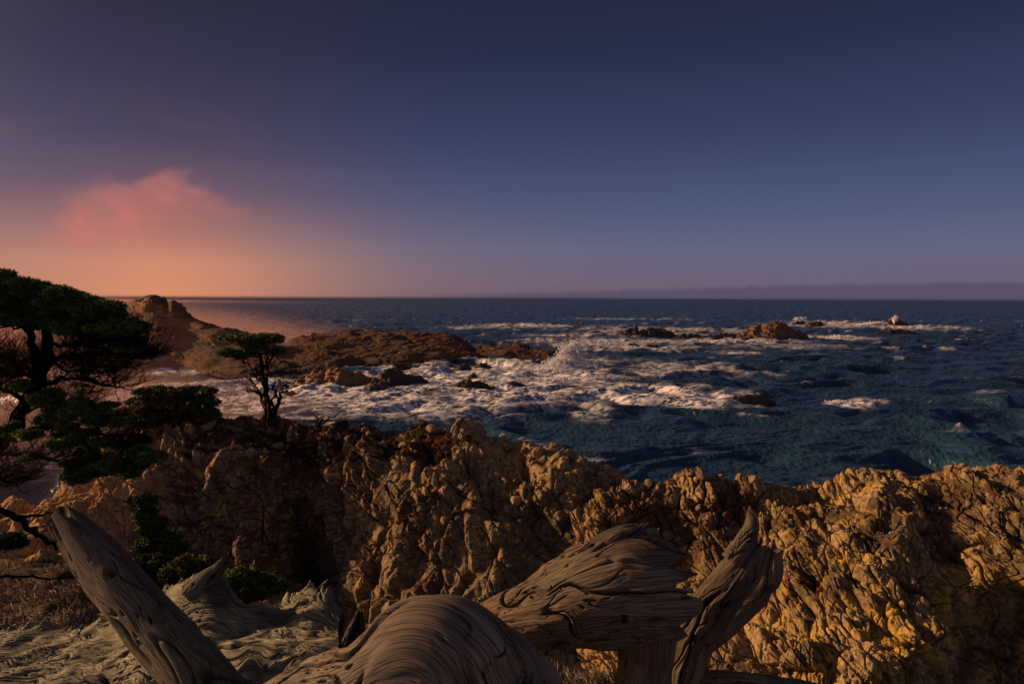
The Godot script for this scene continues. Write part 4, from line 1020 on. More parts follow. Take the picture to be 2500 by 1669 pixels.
	var ground := land("ground", "dark brown ground with dry brush under the driftwood", [
		[Vector3(-17.146, 4.718, -20.000), Vector3(-11.248, 4.910, -19.000), Vector3(-8.571, 5.194, -17.000), Vector3(-5.221, 6.162, -13.000), Vector3(-2.700, 6.959, -11.000), Vector3(-1.037, 7.419, -9.800), Vector3(0.211, 7.587, -9.400), Vector3(0.956, 7.711, -9.100), Vector3(1.490, 8.017, -8.300), Vector3(2.290, 8.177, -7.900), Vector3(2.945, 8.302, -7.500), Vector3(4.320, 8.381, -7.200)],
		[Vector3(-17.146, 12.718, -18.600), Vector3(-11.248, 12.910, -17.600), Vector3(-8.571, 13.194, -15.600), Vector3(-5.221, 14.162, -11.600), Vector3(-2.700, 14.959, -9.600), Vector3(-1.037, 15.419, -8.400), Vector3(0.211, 15.587, -8.000), Vector3(0.956, 15.711, -7.700), Vector3(1.490, 16.017, -6.900), Vector3(2.290, 16.177, -6.500), Vector3(2.945, 16.302, -6.100), Vector3(4.320, 16.381, -5.800)],
		[Vector3(-17.146, 16.518, -17.900), Vector3(-11.248, 16.710, -16.900), Vector3(-8.571, 16.994, -14.900), Vector3(-5.221, 17.962, -10.900), Vector3(-2.700, 18.759, -8.900), Vector3(-1.037, 19.219, -7.700), Vector3(0.211, 19.387, -7.300), Vector3(0.956, 19.511, -7.000), Vector3(1.490, 19.817, -6.200), Vector3(2.290, 19.977, -5.800), Vector3(2.945, 20.102, -5.400), Vector3(4.320, 20.181, -5.100)],
		[Vector3(-17.146, 17.918, -17.500), Vector3(-11.248, 18.110, -16.500), Vector3(-8.571, 18.394, -14.500), Vector3(-5.221, 19.362, -10.500), Vector3(-2.700, 20.159, -8.500), Vector3(-1.037, 20.619, -7.300), Vector3(0.211, 20.787, -6.900), Vector3(0.956, 20.911, -6.600), Vector3(1.490, 21.217, -5.800), Vector3(2.290, 21.377, -5.400), Vector3(2.945, 21.502, -5.000), Vector3(4.320, 21.581, -4.700)],
		[Vector3(-17.146, 18.518, -17.200), Vector3(-11.248, 18.710, -16.200), Vector3(-8.571, 18.994, -14.200), Vector3(-5.221, 19.962, -10.200), Vector3(-2.700, 20.759, -8.200), Vector3(-1.037, 21.219, -7.000), Vector3(0.211, 21.387, -6.600), Vector3(0.956, 21.511, -6.300), Vector3(1.490, 21.817, -5.500), Vector3(2.290, 21.977, -5.100), Vector3(2.945, 22.102, -4.700), Vector3(4.320, 22.181, -4.400)],
		[Vector3(-17.146, 18.718, -17.000), Vector3(-11.248, 18.910, -16.000), Vector3(-8.571, 19.194, -14.000), Vector3(-5.221, 20.162, -10.000), Vector3(-2.700, 20.959, -8.000), Vector3(-1.037, 21.419, -6.800), Vector3(0.211, 21.587, -6.400), Vector3(0.956, 21.711, -6.100), Vector3(1.490, 22.017, -5.300), Vector3(2.290, 22.177, -4.900), Vector3(2.945, 22.302, -4.500), Vector3(4.320, 22.381, -4.200)],
		[Vector3(-12.145, 19.850, -12.000), Vector3(-8.109, 20.008, -11.500), Vector3(-6.749, 20.022, -11.000), Vector3(-4.443, 20.699, -8.500), Vector3(-2.466, 21.196, -7.300), Vector3(-0.976, 21.528, -6.400), Vector3(0.199, 21.723, -6.000), Vector3(0.910, 21.814, -5.800), Vector3(1.434, 22.080, -5.100), Vector3(2.198, 22.238, -4.700), Vector3(2.881, 22.319, -4.400), Vector3(4.220, 22.403, -4.100)],
		[Vector3(-8.129, 21.010, -8.000), Vector3(-5.661, 21.021, -8.000), Vector3(-4.923, 20.949, -8.000), Vector3(-3.665, 21.257, -7.000), Vector3(-2.098, 21.572, -6.200), Vector3(-0.855, 21.801, -5.600), Vector3(0.177, 21.943, -5.300), Vector3(0.818, 21.987, -5.200), Vector3(1.325, 22.173, -4.700), Vector3(2.062, 22.301, -4.400), Vector3(2.689, 22.409, -4.100), Vector3(4.020, 22.442, -3.900)],
		[Vector3(-4.304, 22.286, -4.200), Vector3(-2.996, 22.292, -4.200), Vector3(-2.604, 22.294, -4.200), Vector3(-2.213, 22.241, -4.200), Vector3(-1.428, 22.245, -4.200), Vector3(-0.643, 22.249, -4.200), Vector3(0.142, 22.225, -4.200), Vector3(0.666, 22.228, -4.200), Vector3(1.133, 22.336, -4.000), Vector3(1.881, 22.339, -4.000), Vector3(2.500, 22.427, -3.800), Vector3(3.720, 22.498, -3.600)],
		[Vector3(-1.719, 22.615, -1.600), Vector3(-1.195, 22.618, -1.600), Vector3(-1.038, 22.619, -1.600), Vector3(-0.880, 22.619, -1.600), Vector3(-0.566, 22.621, -1.600), Vector3(-0.252, 22.623, -1.600), Vector3(0.063, 22.624, -1.600), Vector3(0.272, 22.625, -1.600), Vector3(0.482, 22.626, -1.600), Vector3(0.796, 22.628, -1.600), Vector3(1.110, 22.629, -1.600), Vector3(1.739, 22.632, -1.600)]], 360, [3, 4, 6, 8, 8, 60, 60, 60, 30], "ground", M.ground)

	reefs()
	mist()
	boulders(cliff, hill)
	plants(cliff, hill, ground)
	trees()
	wood_pieces()
	haze()

func haze() -> void:
	# banks of haze: flat lenses, the tops of large ellipsoids whose rims thin out to nothing
	var list := []
	for k in 12:
		var rx := 190.0 - 6.0 * k
		list.append([Vector3(-40.0 - 15.0 * k - rx, 0, -315), rx, 190.0 - 4.0 * k, 27.0, 0.0005 + 0.00019 * k])
	for k in 10:
		list.append([Vector3(-3300, 0, -2700), 1200.0 + 180.0 * k, 2000.0, 20.0, 0.00006])
	for k in 4:
		list.append([Vector3(-102, 0, -118), 46.0 + 9.0 * k, 48.0 + 9.0 * k, 13.0, 0.0022])
	for s in list:
		var fm := FogMaterial.new()
		fm.density = s[4]
		fm.albedo = Color(0.96, 0.76, 0.68)
		var f := FogVolume.new()
		f.name = numbered("sea_haze")
		f.shape = RenderingServer.FOG_VOLUME_SHAPE_ELLIPSOID
		var deep: float = s[3] * 6.0
		var grow := 1.0 / sqrt(1.0 - pow((deep - s[3]) / deep, 2.0))
		f.size = Vector3(s[1] * grow, deep, s[2] * grow) * 2.0
		f.position = s[0] + Vector3(0, s[3] - deep, 0)
		f.material = fm
		add_child(f)
		tag(f, "warm sunlit sea haze drifting around the headland", "haze", "banks of sunlit haze", "stuff")

func reefs() -> void:
	var dark := Color(0.065, 0.047, 0.036)
	var tan := Color(0.36, 0.22, 0.11)
	sea_rock("tallest pointed sea stack with a sunlit tan flank, far out on the right", Vector3(167.970, 0.000, -425.921), 25.96, 9.35, 12.98, 3, Color(0.15, 0.09, 0.05), -0.2, 0.7)
	sea_rock("low dark reef running left from the foot of the tall sea stack", Vector3(132.813, 0.000, -430.355), 20.91, 3.07, 6.27, 4, dark)
	sea_rock("long dark reef in the foam left of the tall sea stack", Vector3(95.140, 0.000, -446.088), 21.49, 5.55, 7.52, 5, dark, -0.4)
	sea_rock("small flat reef at the left end of the far reef line", Vector3(61.066, 0.000, -485.475), 7.32, 1.89, 3.66, 6, dark)
	sea_rock("low reef tail sloping to the right of the long far reef", Vector3(112.917, 0.000, -435.332), 11.92, 2.71, 3.58, 7, dark)
	sea_rock("thin reef tongue in white water below the long far reef", Vector3(122.588, 0.000, -405.853), 6.20, 2.35, 1.86, 8, dark)
	sea_rock("rounded dark rock awash in foam, nearer than the far reefs", Vector3(69.762, 0.000, -338.844), 5.94, 2.48, 2.97, 9, dark)
	sea_rock("tiny rock tip just left of the rounded rock awash", Vector3(65.066, 0.000, -363.428), 2.86, 1.23, 1.43, 10, dark)
	sea_rock("left hump of the pair of rocks behind the tall sea stack", Vector3(277.306, -0.000, -663.628), 8.73, 4.24, 4.36, 11, dark)
	sea_rock("right hump of the pair of rocks behind the tall sea stack", Vector3(282.642, 0.000, -636.295), 10.36, 4.41, 5.18, 12, dark)
	sea_rock("peaked dark rock with spray on top, farthest to the right", Vector3(366.592, 0.000, -656.031), 13.31, 6.48, 6.65, 13, dark)
	sea_rock("flat reef left of the farthest peaked rock, under breaking surf", Vector3(336.522, 0.000, -642.906), 12.17, 2.12, 6.09, 14, dark)
	sea_rock("low reef strip with runoff below the farthest peaked rock", Vector3(289.295, 0.000, -505.834), 17.44, 3.17, 4.36, 15, dark, -0.3)
	sea_rock("wave washed rock with water pouring off its right side", Vector3(56.560, 0.000, -165.018), 5.73, 1.96, 2.01, 16, Color(0.09, 0.06, 0.05), 0.25)
	sea_rock("flat dark rock with a small peak in the middle of the foam", Vector3(-10.611, 0.000, -188.133), 5.61, 2.73, 2.24, 17, dark, 0.0)
	sea_rock("sharp little rock tip rising from the flat rock in the foam", Vector3(-11.667, 0.000, -207.718), 1.99, 1.79, 1.00, 18, dark, 0.0)
	sea_rock("long low rock lying just right of the flat rock in the foam", Vector3(1.048, 0.000, -193.789), 3.90, 1.17, 1.17, 19, dark)
	sea_rock("dark rounded rock at the tip of the rock tongue", Vector3(-36.684, 0.000, -185.539), 5.37, 2.46, 3.22, 20, Color(0.08, 0.06, 0.05))
	sea_rock("sunlit sloping rock tongue in front of the peninsula", Vector3(-49.565, 0.000, -194.504), 13.01, 4.14, 6.50, 21, Color(0.24, 0.12, 0.05), -0.1, 0.7)
	sea_rock("dark end of the rock tongue with water running off it", Vector3(-34.522, 0.000, -199.834), 9.11, 3.89, 4.55, 22, Color(0.07, 0.05, 0.04), 0.0)
	sea_rock("small dark rock between the peninsula and the foam", Vector3(-26.800, 0.000, -237.726), 4.38, 1.25, 2.19, 23, dark)
	sea_rock("pair of low rocks close under the dark peninsula wall", Vector3(-17.129, 0.000, -238.896), 2.85, 1.90, 1.43, 24, dark)
	sea_rock("smooth dark rock in a white pool under the peninsula wall", Vector3(-10.641, 0.000, -247.637), 2.67, 1.69, 1.33, 25, dark)
	sea_rock("round rock with foam curling around it near the peninsula tip", Vector3(9.769, 0.000, -257.492), 2.01, 1.17, 1.01, 26, dark)
	sea_rock("dark rock at the outermost tip of the peninsula, behind the splash", Vector3(21.402, -0.000, -259.916), 5.59, 4.76, 3.36, 27, Color(0.06, 0.045, 0.04), -0.1)
	sea_rock("dark hump in the foam right of the lone tree", Vector3(-56.863, 0.000, -174.434), 1.76, 1.38, 0.88, 28, dark)
	sea_rock("upright pinnacle at the low end of the headland", Vector3(-161.243, 0.000, -412.210), 2.16, 5.89, 1.08, 29, Color(0.2, 0.12, 0.07), 0.0)
	sea_rock("dark kelp covered rock just breaking the water near the saddle", Vector3(44.319, 0.000, -109.556), 4.66, 0.91, 0.93, 30, Color(0.05, 0.035, 0.03), 0.0, 0.5)
	splash("tall pink lit wave splash bursting at the peninsula tip", [[Vector3(21.385, 1.913, -250.000), Vector3(5.0, 6.5, 4.5), 1.0], [Vector3(23.317, 4.034, -250.000), Vector3(4.0, 4.5, 3.5), 0.5], [Vector3(16.796, -0.290, -242.000), Vector3(6.5, 4.0, 5.0), 0.8], [Vector3(10.941, -0.828, -226.000), Vector3(5.5, 2.6, 4.5), 0.6], [Vector3(11.340, -0.908, -208.000), Vector3(7.5, 1.8, 5.0), 0.5], [Vector3(25.010, -0.167, -244.000), Vector3(8.0, 1.8, 4.0), 0.4]], 26000, 0.19, 5)
	splash("white puff of spray behind the tall sea stack", [[Vector3(294.273, 4.365, -700.000), Vector3(7.0, 3.0, 3.0), 1.0]], 900, 0.4, 6)
	splash("breaking surf piled against the farthest peaked rock", [[Vector3(342.032, 2.630, -640.000), Vector3(12.0, 2.6, 3.0), 1.0], [Vector3(358.367, 6.539, -640.000), Vector3(3.0, 4.0, 3.0), 0.3], [Vector3(330.571, 1.427, -640.000), Vector3(9.0, 1.5, 3.0), 0.5]], 1500, 0.35, 7)
	splash("white surf along the right foot of the tall sea stack", [[Vector3(196.393, 0.309, -425.000), Vector3(14.0, 1.2, 3.0), 1.0], [Vector3(213.829, 1.072, -440.000), Vector3(10.0, 1.2, 3.0), 0.6]], 1800, 0.25, 8)
	splash("white water pouring over the wave washed rock", [[Vector3(59.140, -0.511, -178.000), Vector3(5.5, 0.9, 1.6), 1.0], [Vector3(64.446, -0.873, -172.000), Vector3(3.0, 0.8, 1.5), 0.6]], 3200, 0.10, 10)
	splash("curl of white water of a breaker on a hidden rock", [[Vector3(79.270, -0.242, -165.000), Vector3(4.6, 0.9, 1.6), 1.0], [Vector3(78.835, -0.442, -160.000), Vector3(4.2, 0.6, 1.2), 0.6]], 2600, 0.09, 9)

func mist() -> void:
	for s in [[Vector3(21.378, 2.517, -250.000), Vector3(4.2, 6, 4.5), 0.32], [Vector3(17.228, 0.297, -242.000), Vector3(5, 4.2, 4.5), 0.32], [Vector3(11.858, -0.501, -228.000), Vector3(5, 2.6, 4.5), 0.26], [Vector3(22.427, 0.156, -248.000), Vector3(11, 5, 7), 0.05], [Vector3(13.497, -1.420, -235.000), Vector3(11, 4, 8), 0.05]]:
		var fm := FogMaterial.new()
		fm.density = s[2]
		fm.albedo = Color(0.97, 0.97, 0.97)
		var f := FogVolume.new()
		f.name = numbered("spray_mist")
		f.shape = RenderingServer.FOG_VOLUME_SHAPE_ELLIPSOID
		f.size = s[1] * 2.0
		f.position = s[0]
		f.material = fm
		add_child(f)
		tag(f, "fine white mist of the tall wave splash", "mist", "mist of the tall splash", "stuff")

func boulders(cliff: Dictionary, hill: Dictionary) -> void:
	var rng := RandomNumberGenerator.new()
	rng.seed = 77
	var kinds := []
	for i in 7:
		kinds.append(stone_mesh(100 + i, 14, 0.3, [Color(0.28, 0.205, 0.11), Color(0.34, 0.25, 0.14), Color(0.22, 0.165, 0.09)][i % 3]))
	# single pale boulders on the dark top of the cliff
	var list := [
		["large pale grey boulder below the flat topped bush", Vector3(-23.423, 14.856, -52.500), 0.72], ["pale boulder on the dark cliff top, under the largest one", Vector3(-22.714, 14.294, -51.500), 0.42], ["squarish pale boulder, lowest of the three under the bush", Vector3(-22.134, 13.931, -51.000), 0.40],
		["small round white stone alone on the dark cliff top", Vector3(-20.841, 13.655, -51.000), 0.22], ["rounded grey boulder half way along the cliff top", Vector3(-9.304, 13.897, -47.500), 0.55], ["smaller stone leaning on the rounded grey boulder", Vector3(-9.766, 14.118, -47.800), 0.32],
		["stone perched on the skyline left of the green patch", Vector3(-10.916, 15.049, -50.500), 0.34], ["stone next to the one perched on the skyline", Vector3(-10.507, 14.934, -50.000), 0.30], ["blocky boulder on the skyline right of the green patch", Vector3(-5.436, 15.720, -47.500), 0.62], ["highest boulder on the rounded cliff summit", Vector3(-3.125, 15.812, -46.500), 0.60],
		["boulder at the right shoulder of the cliff skyline", Vector3(2.755, 14.983, -44.000), 0.50], ["flat boulder just past the right shoulder of the cliff", Vector3(3.341, 14.863, -43.600), 0.42], ["pale lump of rock beside the dead twig tree", Vector3(-13.402, 15.002, -51.000), 0.36],
		["grey boulder below the lone tree", Vector3(-16.938, 14.323, -50.000), 0.45], ["boulder at the left below the lone tree", Vector3(-24.670, 14.885, -53.000), 0.3]]
	for b in list:
		var at: Vector3 = cliff.pos[nearest(cliff, b[1])]
		var o := obj("boulder", kinds[rng.randi() % kinds.size()], M.rock)
		o.position = at + Vector3(0, b[2] * 0.25, 0)
		o.rotation = Vector3(rng.randf() * 0.6, rng.randf() * TAU, rng.randf() * 0.6)
		o.scale = Vector3(b[2] * rng.randf_range(0.95, 1.25), b[2] * rng.randf_range(0.75, 0.95), b[2])
		tag(o, b[0], "boulder", "boulders on the cliff top")
	# rubble: pieces of the cliff and of the hill
	for job in [[cliff, 120, 60, 114, 380, 1000, 0.14, 0.42], [cliff, 40, 42, 100, 700, 1000, 0.25, 0.55], [cliff, 50, 122, 260, 640, 960, 0.18, 0.45], [hill, 90, 40, 62, 60, 800, 0.14, 0.36], [hill, 70, 62, 190, 180, 780, 0.12, 0.30]]:
		var g: Dictionary = job[0]
		for i in job[1]:
			var u := rng.randi_range(job[4], job[5] - 1)
			var v := rng.randi_range(job[2], job[3])
			var at: Vector3 = g.pos[v * g.nu + u]
			var n: Vector3 = g.nrm[v * g.nu + u]
			var s := rng.randf_range(job[6], job[7]) * rng.randf_range(0.6, 1.0)
			var o := obj("rock", kinds[rng.randi() % kinds.size()], M.rock, g.node)
			o.position = at - n * s * 0.12
			o.rotation = Vector3(rng.randf() * TAU, rng.randf() * TAU, rng.randf() * TAU)
			o.scale = Vector3(s * rng.randf_range(0.9, 1.6), s * rng.randf_range(0.7, 1.0), s * rng.randf_range(0.8, 1.1))

func on_land(g: Dictionary, u0: int, u1: int, v0: int, v1: int, n: int, sd: int, thin := 0.0) -> Array:
	var rng := RandomNumberGenerator.new()
	rng.seed = sd
	var out := []
	for i in n:
		var at := rng.randi_range(v0, v1) * int(g.nu) + rng.randi_range(u0, u1)
		var p: Vector3 = g.pos[at]
		if g.nrm[at].y > 0.1 and n_clump.get_noise_3dv(p * 0.8) > thin:
			out.append(p)
	return out

func around(g: Dictionary, c: Vector3, r: float, n: int, sd: int) -> Array:
	var rng := RandomNumberGenerator.new()
	rng.seed = sd
	var i := nearest(g, c)
	var nu: int = g.nu
	var du: float = maxf(g.pos[i].distance_to(g.pos[i + 1]), 0.01)
	var out := []
	for k in n:
		var a := i + int(rng.randfn() * r * 0.5 / du)
		var dv: float = maxf(g.pos[i].distance_to(g.pos[mini(i + nu, g.pos.size() - 1)]), 0.01)
		a += int(rng.randfn() * r * 0.35 / dv) * nu
		if a > 0 and a < g.pos.size() and n_clump.get_noise_3dv(g.pos[a] * 1.4) > -0.25:
			out.append(g.pos[a])
	return out

func plants(cliff: Dictionary, hill: Dictionary, ground: Dictionary) -> void:
	var tuft := sprig_mesh(4, 12, 0.16, 0.018, 1.2)
	var red := [Color(0.16, 0.05, 0.025), Color(0.11, 0.05, 0.03), Color(0.07, 0.05, 0.03)]
	var o := scatter("ground_cover", self, on_land(cliff, 300, 700, 34, 122, 26000, 3, -0.05), tuft, M.leaf, red + [Color(0.05, 0.04, 0.03)], 3)
	tag(o, "dark reddish low growth over the shaded cliff top", "ground cover", "", "stuff")
	o = scatter("ground_cover", self, around(cliff, Vector3(-6.732, 15.307, -47.500), 1.3, 1500, 4), tuft, M.leaf, [Color(0.20, 0.18, 0.03), Color(0.14, 0.15, 0.03), Color(0.26, 0.17, 0.03)], 4)
	tag(o, "yellow green patch of low plants on the cliff skyline", "ground cover", "", "stuff")
	o = scatter("ground_cover", self, around(cliff, Vector3(-4.796, 14.858, -45.500), 1.6, 1700, 5) + around(cliff, Vector3(-2.697, 15.255, -45.000), 1.3, 700, 6), tuft, M.leaf, [Color(0.34, 0.14, 0.03), Color(0.28, 0.10, 0.03), Color(0.2, 0.12, 0.03)], 5)
	tag(o, "orange patch of low plants on the sunlit cliff crown", "ground cover", "", "stuff")
	o = scatter("ground_cover", self, around(hill, Vector3(13.301, 11.278, -31.000), 0.55, 420, 7) + around(hill, Vector3(14.321, 11.062, -30.500), 0.9, 700, 8), tuft, M.leaf, [Color(0.34, 0.10, 0.04), Color(0.17, 0.09, 0.06), Color(0.14, 0.10, 0.075), Color(0.10, 0.07, 0.05)], 6)
	tag(o, "red patch of succulents on the tan rock slope", "ground cover", "", "stuff")
	var flowers := []
	var rng := RandomNumberGenerator.new()
	rng.seed = 8
	for c in [Vector3(-3.128, 9.765, -40.000), Vector3(-2.956, 9.214, -40.000), Vector3(-5.338, 10.306, -42.000), Vector3(-2.077, 10.415, -41.000), Vector3(-1.688, 8.384, -38.000), Vector3(2.623, 9.599, -38.000), Vector3(-9.164, 7.787, -43.000), Vector3(-18.546, 12.001, -47.000), Vector3(-16.321, 11.142, -48.000)]:
		flowers.append_array(around(cliff, c, 0.7, 60, rng.randi()))
	for c in [Vector3(19.780, 13.490, -31.000), Vector3(15.843, 13.678, -31.500), Vector3(17.480, 14.060, -31.000), Vector3(20.745, 15.212, -33.000), Vector3(18.230, 14.257, -31.000)]:
		flowers.append_array(around(hill, c, 0.6, 50, rng.randi()))
	o = scatter("dry_flowers", self, flowers, sprig_mesh(6, 10, 0.10, 0.02, 1.5), M.leaf, [Color(0.45, 0.4, 0.36), Color(0.3, 0.26, 0.22)], 7)
	tag(o, "pale dry flower heads scattered in the rock crevices", "flowers", "", "stuff")
	o = scatter("dry_brush", self, on_land(ground, 0, 200, 26, 165, 9000, 9, -0.3), sprig_mesh(7, 9, 0.20, 0.006, 0.7), M.leaf, [Color(0.16, 0.11, 0.075), Color(0.09, 0.06, 0.045), Color(0.26, 0.2, 0.15)], 8)
	tag(o, "brown dry brush and litter behind the driftwood", "brush", "", "stuff")
	o = scatter("dry_grass", self, on_land(ground, 180, 300, 24, 145, 7000, 10, -0.2), sprig_mesh(8, 9, 0.13, 0.004, 0.9), M.leaf, [Color(0.24, 0.18, 0.12), Color(0.14, 0.10, 0.07), Color(0.3, 0.24, 0.17)], 9)
	tag(o, "dry straw and twigs on the ground between the trunks", "grass", "", "stuff")

